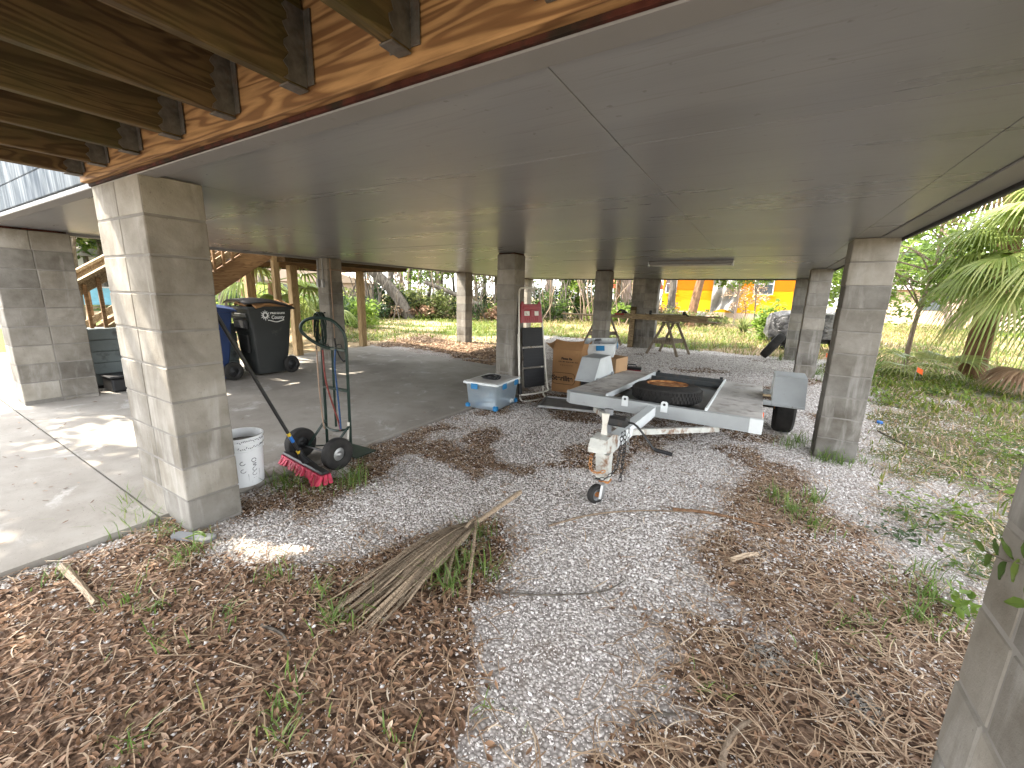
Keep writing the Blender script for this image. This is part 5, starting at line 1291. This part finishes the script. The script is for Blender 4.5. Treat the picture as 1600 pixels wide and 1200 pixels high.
# ------------------------------------------------------------------ vegetation
def leaf_cloud(centers, cr_, n, size, flat=.9, asp=.5, jit=None):
    """n leaves around clump centres -> verts, faces, tone"""
    C = np.asarray(centers, float); k = rng.integers(0, len(C), n)
    ct = rng.normal(0, .16, len(C))
    off = rng.normal(0, 1, (n, 3)); off /= np.linalg.norm(off, axis=1)[:, None]+1e-9
    off *= (rng.random(n)**.45)[:, None]*cr_
    P = C[k]+off*np.array([1, 1, .75])
    sz = size*rng.uniform(.55, 1.35, n)
    base = np.array([(-1, 0, 0), (-.15, -asp, .12), (1, 0, -.05), (-.15, asp, .12)])
    W = base[None]*sz[:, None, None]
    Rm = rotmats(n, flat)
    W = np.einsum('nij,nkj->nki', Rm, W)+P[:, None, :]
    F = np.arange(n*4).reshape(n, 4)
    tone = np.clip(.45+ct[k]+rng.normal(0, .2, n), 0, 1)
    return W.reshape(-1, 3), F, tone
def crown_centers(n, rx, ry, rz, z0, shell=.55):
    d = rng.normal(0, 1, (n, 3)); d /= np.linalg.norm(d, axis=1)[:, None]
    r = (shell+(1-shell)*rng.random(n))[:, None]
    return d*r*np.array([rx, ry, rz])+np.array([0, 0, z0])
def tree(label, x, y, H, r0, crown=None, n=1500, leaf=.1, mat='leafg', bk='bark', lean=(0, 0), cat='tree', name='tree', group=None, clumps=26, cr_=.5, branches=6, curve=.15, smoothr=None):
    t_ = thing(name, label, cat, (x, y, gz(x, y)-.03), 0, group)
    pts = [Vector((0, 0, -.05))]; a0 = random.random()*6.28
    for i in range(1, 6):
        f = i/5; pts.append(Vector((lean[0]*f+curve*math.sin(a0+f*4)*f, lean[1]*f+curve*math.cos(a0+f*3)*f, H*f)))
    path = smooth_path(pts, 4); m = len(path)
    mb = MB(); mb.tube(path, [r0*(1.25 if i == 0 else 1)*(1-.6*i/(m-1)) for i in range(m)], 9)
    C = None
    if crown:
        cx, cyy, cz, rx, ry, rz = crown
        C = crown_centers(clumps, rx, ry, rz, 0)+np.array([cx, cyy, cz])
        for b_ in range(branches):
            s_ = path[int(m*random.uniform(.35, .95))]; e = Vector(C[random.randrange(len(C))]); mid = s_.lerp(e, .5)+Vector((random.uniform(-.2, .2), random.uniform(-.2, .2), random.uniform(-.1, .4)))
            pp = smooth_path([s_, mid, e], 4); q = len(pp); mb.tube(pp, [r0*.38*(1-.75*i/(q-1)) for i in range(q)], 6)
    mb.build('trunk', MAT[bk], t_, True)
    if crown:
        V, F, T = leaf_cloud(C, cr_, n, leaf); mesh_np('crown', V, F, T, MAT[mat], t_)
    return t_
def bush(label, x, y, rx, ry, h, n, leaf, mat, name='bush', group=None, clumps=16, cr_=.35, flat=1.0):
    b = thing(name, label, 'bush', (x, y, gz(x, y)), 0, group)
    C = crown_centers(clumps, rx, ry, h*.45, h*.45, .35); C[:, 2] = np.maximum(C[:, 2], .08)
    V, F, T = leaf_cloud(C, cr_, n, leaf, flat); V[:, 2] = np.maximum(V[:, 2], .0)
    mesh_np('foliage', V, F, T, MAT[mat], b)
    mb = MB()
    for k in range(5):
        e = Vector(C[random.randrange(len(C))]); pp = smooth_path([Vector((random.uniform(-.1, .1), random.uniform(-.1, .1), -.03)), e*.5+Vector((0, 0, .1)), e], 3); mb.tube(pp, [.022*(1-.7*i/(len(pp)-1)) for i in range(len(pp))], 5)
    mb.build('stem', MAT['bark'], b, True)
    return b
def dirpx(px, d):
    """ground point at distance d along the compass bearing of photo column px"""
    v = rt2*((px-800)/FPX)+dn2*(-125/FPX)+fw; k = d/math.hypot(v.x, v.y); return v.x*k, v.y*k
def fan(parent, base, az, elev, pet, rad, nseg=26, mat='palm', name='frond', spread=118, droop=.5, w0=.035, tone=None, petr=.012):
    """costapalmate fan leaf: petiole + pleated segments whose tips hang"""
    d = Vector((math.cos(az)*math.cos(elev), math.sin(az)*math.cos(elev), math.sin(elev))); b = Vector(base)
    hub = b+d*pet+Vector((0, 0, -.12*pet*pet))
    dd = (d+Vector((0, 0, -.35*pet))).normalized()
    sd = Vector((-math.sin(az), math.cos(az), 0)); nrm = dd.cross(sd).normalized()
    if nrm.z < 0: nrm = -nrm
    mb = MB(); mb.mi = 0; tn = random.uniform(.35, .9) if tone is None else tone
    mb.tube(smooth_path([b, b+d*pet*.5+Vector((0, 0, -.02*pet)), hub], 4), [petr*1.3]*3+[petr]*6, 5, tone=tn)
    for k in range(nseg):
        th = R_(-spread+2*spread*k/(nseg-1)); L = rad*(1-.28*abs(th)/R_(spread))*random.uniform(.9, 1.08)
        v = dd*math.cos(th)+sd*math.sin(th); side = (dd*-math.sin(th)+sd*math.cos(th))
        vs = []; fs = []; n = 6
        for i in range(n+1):
            t = i/n; p = hub+v*L*t+nrm*(.10*L*math.sin(math.pi*t*.6))+Vector((0, 0, -droop*L*max(0, t-.35)**1.7*1.5))
            w_ = w0*(1.0 if t < .55 else max(.06, 1-(t-.55)/.45))*min(1, .25+t*2.2)
            vs += [p-side*w_, p+nrm*w_*.45, p+side*w_]
        for i in range(n): a = 3*i; fs += [[a, a+1, a+4, a+3], [a+1, a+2, a+5, a+4]]
        mb.add(vs, fs, min(1, max(0, tn+random.gauss(0, .14))))
    return mb.build(name, MAT[mat], parent)
def palm(label, x, y, H, r, nf, pet, rad, name='palm_tree', dead=0, mat='palm', trunk=True, group=None, az0=0, elr=(-.5, 1.2), nseg=26, w0=.035, cat='palm'):
    p = thing(name, label, cat, (x, y, gz(x, y)-.03), 0, group)
    if trunk:
        mb = MB(); path = [Vector((.04*math.sin(i*.5), 0, H*i/10)) for i in range(11)]; mb.tube(path, [r*(1.1-.015*i+.06*(i % 2)) for i in range(11)], 12); mb.build('trunk', MAT['barkb'], p, True)
    for k in range(nf):
        t = k/max(1, nf-1); az = az0+k*2.39996; el_ = elr[0]+(elr[1]-elr[0])*t+random.uniform(-.2, .2)
        fan(p, (0, 0, H-.05+.15*t), az, el_, pet*random.uniform(.8, 1.15), rad*random.uniform(.85, 1.1), nseg, mat, 'frond', w0=w0, droop=random.uniform(.6, 1.1)+.4*(1-t))
    for k in range(dead):
        fan(p, (0, 0, H-.15), az0+k*2.1, random.uniform(-1.1, -.6), pet*.7, rad*.9, 18, 'palmdead', 'dead_frond', spread=80, droop=.9, w0=w0*.8)
    return p
random.seed(31)
# big cabbage palm at the right
palm('large fan palm filling the right edge of the side yard', *dirpx(1668, 10.8), 2.35, .13, 44, 1.1, .92, dead=2, elr=(-.75, 1.25), nseg=40, w0=.019, az0=.4)
lf_ = thing('palm_seedling', 'low yellow green fan palm spreading over the grass by the marker flag', 'palm', (*dirpx(1500, 11.4), .1))
for k, (az, el_, pe) in enumerate(((2.6, .55, .75), (3.4, .35, .7), (1.7, .6, .6), (3.0, .15, .55), (4.2, .45, .6), (.8, .6, .6))):
    fan(lf_, (0, 0, .03), az, el_, pe, .62, 30, 'palm', 'frond', droop=.7, w0=.017, tone=.95)
dp = thing('dead_palm_skirt', 'brown dead palm leaves drooping at the foot of the large fan palm', 'palm', (*dirpx(1655, 10.2), .1))
for k in range(3): fan(dp, (0, 0, .35), 2.5+k*.6, .2, .2, .5, 22, 'palmdead', 'dead_frond', spread=90, droop=1.1, w0=.028)
hg_ = thing('palm_tree', 'tall palm with hanging brown dead fronds above the bright young tree', 'palm', (*dirpx(1545, 12.2), .1))
mb = MB(); mb.tube([(0, 0, -.05), (.05, 0, 2.5), (0, 0, 4.6)], [.2, .17, .16], 12); mb.build('trunk', MAT['barkb'], hg_, True)
for k in range(11): fan(hg_, (0, 0, 4.4), k*2.4, random.uniform(-.9, -.35), .75, .95, 22, 'palmdead', 'dead_frond', spread=85, droop=1.0, w0=.028)
for k in range(9): fan(hg_, (0, 0, 4.6), k*2.4+.5, random.uniform(.1, 1.1), 1.0, .95, 24, 'palm', 'frond', w0=.03)
# bright young trees right of the columns
tree('bright green young tree beside the tall palm', *dirpx(1437, 12.2), 3.0, .05, (.0, .0, 2.5, 1.7, 1.5, 1.35), 2300, .07, 'leafl', 'barkp', clumps=34, cr_=.34, branches=14)
tree('slim bright green tree just right of the near right column', 2.55, 13.8, 2.6, .035, (0, 0, 2.1, .9, .9, 1.2), 1500, .07, 'leafl', 'barkp', clumps=26, cr_=.36, branches=9)
tree('leafy green tree seen between the two right columns', 2.2, 17.2, 4.2, .07, (0, 0, 3.2, 1.5, 1.4, 2.0), 4200, .09, 'leafl', 'bark', clumps=34, cr_=.5)
mt = thing('tree', 'far spreading tree with several thin trunks on the open lawn', 'tree', (9.6, 34, gz(9.6, 34)))
mb = MB()
for k in range(7):
    a = k*.9; mb.tube(smooth_path([(0.2*math.cos(a), .2*math.sin(a), -.05), (.6*math.cos(a), .6*math.sin(a), 1.2), (1.3*math.cos(a), 1.3*math.sin(a), 2.6)], 4), [.10]*3+[.06]*6, 6)
mb.build('trunk', MAT['barkp'], mt, True)
V, F, T = leaf_cloud(crown_centers(40, 3.4, 3.0, 1.5, 3.4), .8, 3600, .17); mesh_np('crown', V, F, T, MAT['leafg'], mt)
for k, (x_, y_, h_, r_) in enumerate(((4, 52, 7, 4), (12, 56, 8, 5), (20, 58, 7, 5), (28, 55, 9, 5), (16, 62, 10, 6), (36, 50, 8, 5), (24, 46, 5, 3.2), (44, 46, 8, 5))):
    tree('distant round green tree at the far end of the lawn', x_, y_, h_*.6, .18, (0, 0, h_*.58, r_, r_, h_*.42), 1500, .40, 'leafg' if k % 2 else 'leafolive', group='distant trees beyond the lawn', clumps=30, cr_=1.3, branches=4)
fh = thing('white_house', 'low pale house far across the lawn behind the fan palm', 'house', (16, 47, gz(16, 47)), -.3)
mb = MB(); mb.box(-7, 7, -3, 3, 0, 2.6, .02); mb.build('wall', MAT['stucco'], fh)
mb = MB(); mb.prism([(-3.5, 2.61), (3.5, 2.61), (0, 4.2)], 'x', -7.4, 7.4); mb.build('roof', MAT['shingle'], fh)
for q in (-4, -.5, 3.5):
    mb = MB(); mb.box(q-.8, q+.8, -3.03, -2.99, 1.0, 2.1, .01); mb.build('window', MAT['glass'], fh)
# ------------------------------------------------------------------ yellow house
HY = 36.0
yh = thing('yellow_house', 'bright yellow house with an orange upper wall and white foundation', 'house', (-2.0, HY, gz(-2, HY)))
gz0 = gz(-2, HY)
def YB(): m = MB(); m.mat = Matrix.Translation((2.0, -HY, -gz0)); return m
zb_ = 1.46+.54*HY/24
m = YB(); m.box(-7.3, 3.0, HY, HY+8, .62, zb_, .01); m.build('lower_wall', MAT['wally'], yh)
m = YB(); m.box(-7.3, 3.0, HY-.03, HY+8, zb_+.001, 4.4, .01); m.build('upper_wall', MAT['wallo'], yh)
m = YB(); m.box(-7.32, 3.02, HY-.05, HY+8, .1, .615, .01); m.build('foundation', MAT['stucco'], yh)
m = YB(); m.prism([(HY-.8, 4.35), (HY+8.8, 4.35), (HY+4, 6.2)], 'x', -7.8, 3.5); m.build('roof', MAT['shingle'], yh)
for (x0, x1) in ((-.75, .35), (-7.0, -6.3)):
    m = YB(); m.box(x0-.07, x1+.07, HY-.10, HY-.031, 2.0, 3.5, .01); fr = m.build('window', MAT['whitewall'], yh)
    m = YB(); m.box(x0, x1, HY-.115, HY-.1005, 2.07, 2.74, .004); m.box(x0, x1, HY-.115, HY-.1005, 2.80, 3.43, .004); m.build('pane', MAT['glass'], fr)
    m = YB(); m.box(x0-.2, x1+.2, HY-.16, HY-.101, 1.9, 1.998, .01); m.build('sill', MAT['wally'], fr)
for q in (-5.6, -4.6):
    m = YB(); m.box(q, q+.75, HY-.08, HY-.051, .18, .55, .01); m.build('vent', MAT['trim'], yh)
sh_ = thing('plastic_sheet', 'grey crumpled plastic sheet hung against the yellow house', 'sheet', (-2.55, HY-.55, gz(-2.5, HY)))
mb = MB(); nx_, nz_ = 22, 14; vs = []
for i in range(nz_):
    for j in range(nx_):
        u = j/(nx_-1); v = i/(nz_-1)
        vs.append((-1.0+2.0*u*(1-.15*v), .12*math.sin(u*17+v*5)+.10*math.sin(v*9+u*3), 3.1-2.7*v+.35*v*math.sin(math.pi*u)))
m_ = len(vs); vs += [(p[0], p[1]+.02, p[2]) for p in vs]; fs = []
for i in range(nz_-1):
    for j in range(nx_-1): a = i*nx_+j; fs += [[a, a+nx_, a+nx_+1, a+1], [m_+a, m_+a+1, m_+a+nx_+1, m_+a+nx_]]
mb.add(vs, fs); mb.build('sheet', MAT['tarp'], sh_, True)
rs = thing('red_roofed_shed', 'small white shed with a red sloping roof left of the yellow house', 'shed', (-8.6, 33.0, gz(-8.6, 33)))
mb = MB(); mb.box(-1.5, 1.3, -1.2, 1.2, 0, 1.9, .01); mb.build('wall', MAT['whitewall'], rs); mb = MB(); mb.prism([(-1.5, 1.901), (1.5, 1.901), (1.5, 2.2), (0, 2.9), (-1.5, 2.2)], 'x', -1.8, 1.6); mb.build('roof', MAT['redroof'], rs)
# trees in front of the yellow house
tree('straight grey trunk in front of the yellow house', *dirpx(1049, 24), 6.5, .22, (0, 0, 7, 2.2, 2.2, 1.6), 1500, .16, 'leafg', 'bark', curve=.05)
tree('leaning brown trunk in front of the yellow house', *dirpx(1080, 23), 6.5, .24, (.6, .3, 7, 2.2, 2.2, 1.6), 1500, .16, 'leafg', 'barkb', lean=(.75, .2), curve=.08)
tree('small tree with light leaves against the yellow wall', *dirpx(1150, 27), 3.6, .06, (.2, 0, 3.1, 2.1, 1.2, 1.0), 2600, .10, 'leafl', 'barkp', clumps=24, cr_=.45, branches=12)
tree('thin sapling with sparse leaves before the yellow wall', *dirpx(1182, 26), 3.3, .04, (.2, 0, 2.9, 1.5, 1.0, .6), 700, .10, 'leafl', 'bark', clumps=16, cr_=.4, branches=8)
tree('bare brown shrub tangled before the yellow wall', *dirpx(1166, 30), 1.8, .03, (0, 0, 1.5, 1.7, .8, .9), 900, .07, 'straw', 'barkb', clumps=22, cr_=.35, branches=16)
for px, d, rx, h, mt_, lb in ((1060, 22, 1.3, 1.0, 'leafolive', 'low weedy bush under the grey trunk'), (1112, 24, 1.0, .9, 'leafolive', 'dry weed clump left of the plastic sheet'), (1205, 17, .45, 1.5, 'leafl', 'bright green weed standing before the silver cover'), (1035, 25, 1.2, 1.2, 'leafbrown', 'brown brush heap by the shed'), (1240, 22, 1.2, .9, 'leafl', 'leafy weeds behind the silver cover')):
    x_, y_ = dirpx(px, d); bush(lb, x_, y_, rx, .6, h, 700, .085, mt_)
yc_ = thing('yucca', 'spiky green yucca in the dry grass before the yellow house', 'plant', (*dirpx(1168, 20), gz(*dirpx(1168, 20))))
n = 90; a = rng.random(n)*6.28
blades('leaves', np.stack([rng.normal(0, .05, n), rng.normal(0, .05, n), np.zeros(n)], 1), rng.uniform(.5, 1.0, n), rng.uniform(.03, .05, n), rng.uniform(.2, 1.4, n), MAT['leafolive'], None, None, rng.random(n), parent=yc_)
# ------------------------------------------------------------------ woods behind the back yard and left
random.seed(77)
TG = 'thin trees of the wood behind the grass'
for k in range(34):
    px = 560+k*13.5+random.uniform(-6, 6); d = random.uniform(23, 33)
    if 840 < px < 868 : continue
    x_, y_ = dirpx(px, d); H = random.uniform(5.5, 9)
    tree('thin grey trunked tree in the leafy wood behind the grass', x_, y_, H, random.uniform(.06, .15), (random.uniform(-.5, .5), 0, H*.62, random.uniform(1.3, 2.3), random.uniform(1.2, 2), H*.36), 1000, .13, random.choice(['leafg', 'leafl', 'leafl', 'leafolive']), random.choice(['bark', 'bark', 'barkp']), lean=(random.uniform(-.9, .9), 0), group=TG, clumps=26, cr_=.62, branches=7, curve=.3)
UG = 'undergrowth bushes along the wood edge'
for k in range(27):
    px = 545+k*18.5+random.uniform(-8, 8); d = random.uniform(20.5, 27)
    x_, y_ = dirpx(px, d); h_ = random.uniform(.8, 2.3)
    bush('tangled green bush in the undergrowth at the wood edge', x_, y_, random.uniform(.8, 1.6), .8, h_, 620, .10, random.choice(['leafg', 'leafl', 'leafolive', 'leafd', 'leafd']), group=UG, cr_=.42)
for k, (px, d, rx, h_) in enumerate(((600, 21.5, 2.2, .8), (645, 21, 1.6, .9), (700, 22, 1.6, 1.0), (770, 21.5, 1.4, .7))):
    x_, y_ = dirpx(px, d); bush('heap of brown brush and branches at the edge of the grass', x_, y_, rx, .8, h_, 900, .09, 'leafbrown' if k % 2 else 'straw', 'brush_heap', 'brown brush heaps along the grass', cr_=.35, flat=.5)
TV = 'tangles of bare vines and saplings in front of the wood'
for k in range(16):
    px = 565+k*29+random.uniform(-10, 10); x_, y_ = dirpx(px, random.uniform(20, 24))
    b = thing('vine_tangle', 'tangle of pale bare vines and saplings before the wood', 'vines', (x_, y_, gz(x_, y_)), 0, TV)
    mb = MB()
    for q in range(11):
        a, h_ = random.uniform(-1.3, 1.3), random.uniform(1.2, 4.6); le = random.uniform(-1.1, 1.1)
        mb.tube(smooth_path([(a, random.uniform(-.4, .4), -.05), (a+le*.3+random.uniform(-.2, .2), 0, h_*.4), (a+le*.6, random.uniform(-.3, .3), h_*.7), (a+le+random.uniform(-.3, .3), 0, h_)], 4), random.uniform(.012, .035), 5, tone=random.random())
    mb.build('stems', MAT[random.choice(['stick', 'bark', 'barkp'])], b, True)
# individual trees that stand out
x_, y_ = dirpx(640, 20.5); tl = thing('leaning_tree', 'thick bare trunk leaning left beyond the slab', 'tree', (x_, y_, gz(x_, y_)))
lv = Vector((math.cos(-YAW), math.sin(-YAW)*-1, 0)); lx = Vector((rt.x, rt.y, 0))
mb = MB(); path = smooth_path([Vector((0, 0, -.1)), lx*-.5+Vector((0, 0, .9)), lx*-1.5+Vector((0, 0, 2.0)), lx*-3.0+Vector((0, 0, 2.9)), lx*-4.6+Vector((0, 0, 4.2))], 5); q = len(path)
mb.tube(path, [.30*(1-.45*i/(q-1)) for i in range(q)], 10); mb.build('trunk', MAT['bark'], tl, True)
V, F, T = leaf_cloud(crown_centers(30, 2.2, 2, 1.2, 0)+np.array(lx*-5+Vector((0, 0, 5.2))), .6, 1600, .14); mesh_np('crown', V, F, T, MAT['leafg'], tl)
tree('dark upright trunk just right of the leaning trunk', *dirpx(612, 22), 7, .17, (0, 0, 6.5, 2.2, 2, 1.6), 1300, .14, 'leafg', 'bark', curve=.05)
fl = thing('fallen_branch', 'dark fallen branch slanting down through the bushes behind the grass', 'branch', (*dirpx(680, 20.8), gz(*dirpx(680, 20.8))))
mb = MB(); mb.tube(smooth_path([lx*-.5+Vector((0, 0, 1.75)), lx*.6+Vector((0, 0, 1.35)), lx*2.2+Vector((0, 0, .7))], 4), .10, 8); mb.build('limb', MAT['bark'], fl, True)
tree('rough reddish palm trunk showing beside the column behind the ladder', *dirpx(857, 24), 7, .24, None, bk='barkp', curve=.05, name='palm_tree', cat='palm')
tree('wide pinkish trunk between the box column and the plank column', *dirpx(980, 25), 7, .32, (0, 0, 7.2, 2, 2, 1.5), 900, .15, 'leafg', 'barkp', lean=(-.4, 0), curve=.04)
tree('slim brown trunk left of the pinkish trunk', *dirpx(965, 26), 6, .12, (0, 0, 6.2, 1.6, 1.6, 1.2), 700, .14, 'leafl', 'barkb', curve=.05)
tree('dark evergreen tree behind the step ladder', *dirpx(880, 25), 5, .14, (0, 0, 3.2, 1.0, 1.0, 2.2), 1800, .12, 'leafd', 'bark', cr_=.5)
tree('broad sunlit leafy tree left of the plank ends', *dirpx(912, 23), 4, .10, (0, 0, 2.4, 1.5, 1.2, 1.7), 3000, .11, 'leafl', 'bark', clumps=30, cr_=.5)
# left side beyond the slab and stair
for k, (px, d, r_, H, lb) in enumerate(((388, 15, .22, 6.5, 'rough brown trunk behind the stair stringer'), (412, 19, .14, 6.5, 'slim trunk behind the second landing post'), (350, 18, .16, 6, 'slim trunk behind the blue bin'))):
    x_, y_ = dirpx(px, d); tree(lb, x_, y_, H, r_, (0, 0, H*.95, 2, 2, 1.4), 1200, .13, 'leafg', 'bark' if k else 'barkb', curve=.06)
palm('fan palm behind the landing posts', *dirpx(432, 11.5), 1.5, .13, 13, .75, .8, elr=(-.6, 1.0), nseg=20, w0=.03, az0=1.0)
palm('dark fan palm low beside the pipe column', *dirpx(492, 13), .8, .11, 11, .6, .7, elr=(-.2, 1.1), nseg=20, w0=.028)
LGp = 'leafy bushes beyond the left side of the slab'
for k in range(20):
    px = 325+k*13+random.uniform(-5, 5); d = random.uniform(13.5, 22); x_, y_ = dirpx(px, d)
    bush('leafy green bush growing beyond the left side of the slab', x_, y_, random.uniform(.6, 1.1), .7, random.uniform(.7, 1.5), 800, .075, random.choice(['leafg', 'leafd', 'leafl', 'leafl']), group=LGp, cr_=.38)
BT = 'tall trees beyond the left neighbours'
for k in range(16):
    px = -60+k*34+random.uniform(-9, 9); d = random.uniform(30, 44); x_, y_ = dirpx(px, d); H = random.uniform(7, 11)
    tree('tall leafy tree rising far beyond the left side yard', x_, y_, H, .18, (0, 0, H*.62, 2.8, 2.8, H*.36), 1500, .24, random.choice(['leafg', 'leafl', 'leafolive']), 'bark', group=BT, clumps=30, cr_=1.0)
for k, (px, d, h0, lb) in enumerate(((118, 13, 3.2, 'dark leafy tree over the stair rail'),)):
    x_, y_ = dirpx(px, d); tree(lb, x_, y_, 4.5, .12, (0, 0, 3.6, 1.9, 1.9, 1.5), 3500, .10, 'leafd', 'bark', clumps=36, cr_=.5)
bh = thing('beige_house', 'beige gabled house partly hidden by palms at the left', 'house', (*dirpx(485, 31), gz(*dirpx(485, 31))), R_(40))
mb = MB(); mb.box(-4, 4, -3, 3, 0, 1.7, .02); mb.build('wall', MAT['stucco'], bh)
mb = MB(); mb.prism([(-4.4, 1.701), (4.4, 1.701), (0, 3.1)], 'y', -3.3, 3.3); mb.build('roof', MAT['stucco'], bh)
mb = MB(); mb.box(-1.2, .2, -3.04, -2.99, .7, 1.5, .01); mb.build('window', MAT['glass'], bh)
x_, y_ = dirpx(250, 34)
bw = thing('low_blue_wall', 'long low pale blue wall far beyond the stair rail', 'wall', (x_, y_, gz(x_, y_)), math.atan2(-x_, y_)*1.0)
mb = MB(); mb.box(-13, 13, -.1, .1, .05, 1.0, .02); mb.build('panel', MAT['bluewall'], bw); mb = MB(); mb.box(-13.05, 13.05, -.14, .14, 1.001, 1.08, .01); mb.build('coping', MAT['whitewall'], bw)
wh_ = thing('white_house', 'white sided house beyond the pale blue wall', 'house', (*dirpx(150, 42), gz(*dirpx(150, 42))), math.atan2(-dirpx(150, 42)[0], dirpx(150, 42)[1]))
mb = MB(); mb.box(-5, 5, -3, 3, 0, 3.0, .02); mb.build('wall', MAT['whitewall'], wh_); mb = MB(); mb.prism([(-3.5, 3.001), (3.5, 3.001), (0, 4.6)], 'x', -5.5, 5.5); mb.build('roof', MAT['shingle'], wh_)
for q in (-3, 0, 3): mb = MB(); mb.box(q-.5, q+.5, -3.04, -2.99, 1.0, 2.3, .01); mb.build('window', MAT['glass'], wh_)
# big oak at the front left that dapples the slab, outside the picture
tree('broad oak standing in front of the house near the slab', -9.6, -3.2, 6.0, .3, (1.15, .75, 6.6, 3.0, 2.8, 1.7), 6800, .12, 'leafd', 'bark', clumps=95, cr_=.52, branches=18)
# near weeds and the sprig before the close column
def weed(label, x, y, n, r, h, leaf, mat='leafg', name='weed', group=None):
    w2 = thing(name, label, 'plant', (x, y, gz(x, y)), 0, group)
    pos = np.stack([rng.normal(0, r, n), rng.normal(0, r, n), rng.random(n)*h+.01], 1)
    sz = leaf*rng.uniform(.6, 1.3, n); o = place(LVV, LF, pos, np.stack([sz, sz*1.0, sz*.8], 1), .5, np.clip(rng.normal(.5, .2, n), 0, 1), 'leaves', MAT[mat], .05); o.parent = w2
    mb = MB()
    for k in range(5): e = pos[k]; mb.tube([(0, 0, -.01), (e[0]*.5, e[1]*.5, e[2]*.6), tuple(e)], .002, 4)
    mb.build('stem', MAT[mat], w2); return w2
weed('broad leaved green weed beside the close up column base', 1.02, 2.62, 34, .05, .13, .030, 'leafl')
weed('small round leaved weed behind the broad leaved one', 1.16, 3.06, 30, .06, .08, .022)
weed('bushy weed clump in the pebbles of the side yard', 1.12, 3.62, 90, .11, .08, .02, 'leafg')
weed('spreading low weed beyond the bushy clump', 1.28, 3.95, 110, .15, .07, .022, 'leafl')
weed('dark leafed weed at the pebble edge', .92, 3.3, 60, .08, .07, .02, 'leafd')
WG = 'low leafy weeds in the side yard'
random.seed(4)
for k in range(26):
    x_ = random.uniform(1.5, 4.6); y_ = random.uniform(4.6, 9.8)
    weed('low leafy weed among straw in the right side yard', x_, y_, 46, random.uniform(.08, .22), .10, .03, random.choice(['leafg', 'leafl', 'leafl']), group=WG)
spg = thing('leafy_sprig', 'leafy dark green sprig hanging before the close up block column', 'plant', (.46, 1.10, gz(.46, 1.1)))
sz0 = -gz(.46, 1.1)
mb = MB(); mb.tube(smooth_path([(.01, -.42, sz0+.0), (-.01, -.36, sz0+.55), (-.005, -.2, sz0+.95), (-.0, -.08, sz0+1.01), (0, .0, sz0+.985), (0, .07, sz0+.965)], 5), .0012, 5); mb.build('stem', MAT['bark'], spg, True)
mb = MB()
for (yy, zz, dy, dz, L) in ((.07, .965, .9, .15, .034), (.05, .97, .5, -.9, .04), (.03, .98, .3, .9, .03), (.0, .985, .2, -1, .042), (-.02, 1.0, .6, .8, .036), (-.035, 1.01, -.3, -.9, .04), (-.05, 1.02, .1, 1, .03), (-.08, 1.0, -.5, -.8, .04), (-.1, .96, .6, -.5, .036)):
    P0 = Vector((0, yy, sz0+zz)); d_ = Vector((random.uniform(-.4, .1), dy, dz)).normalized(); s_ = d_.cross(Vector((1, .2, .1))).normalized(); vs = []
    for t, w_ in ((0, .06), (.25, .75), (.5, .95), (.8, .45), (1, .03)):
        p = P0+d_*L*1.1*t; vs += [p-s_*w_*.011, p+Vector((.003, 0, 0)), p+s_*w_*.009]
    mb.add(vs, sum([[[3*i, 3*i+1, 3*i+4, 3*i+3], [3*i+1, 3*i+2, 3*i+5, 3*i+4]] for i in range(4)], []), random.uniform(.2, .9))
mb.build('leaves', MAT['leafg'], spg)
# a few strap leaves of the tall weeds by the second column
tw3 = thing('strap_leaf_plant', 'tall strap leaved plant beside the near right column', 'plant', (1.55, 9.2, gz(1.55, 9.2)))
n = 46; blades('leaves', np.stack([rng.normal(0, .10, n), rng.normal(0, .10, n), np.zeros(n)], 1), rng.uniform(.45, .95, n), rng.uniform(.018, .032, n), rng.uniform(.4, 1.3, n), MAT['grass'], None, None, rng.random(n), parent=tw3)
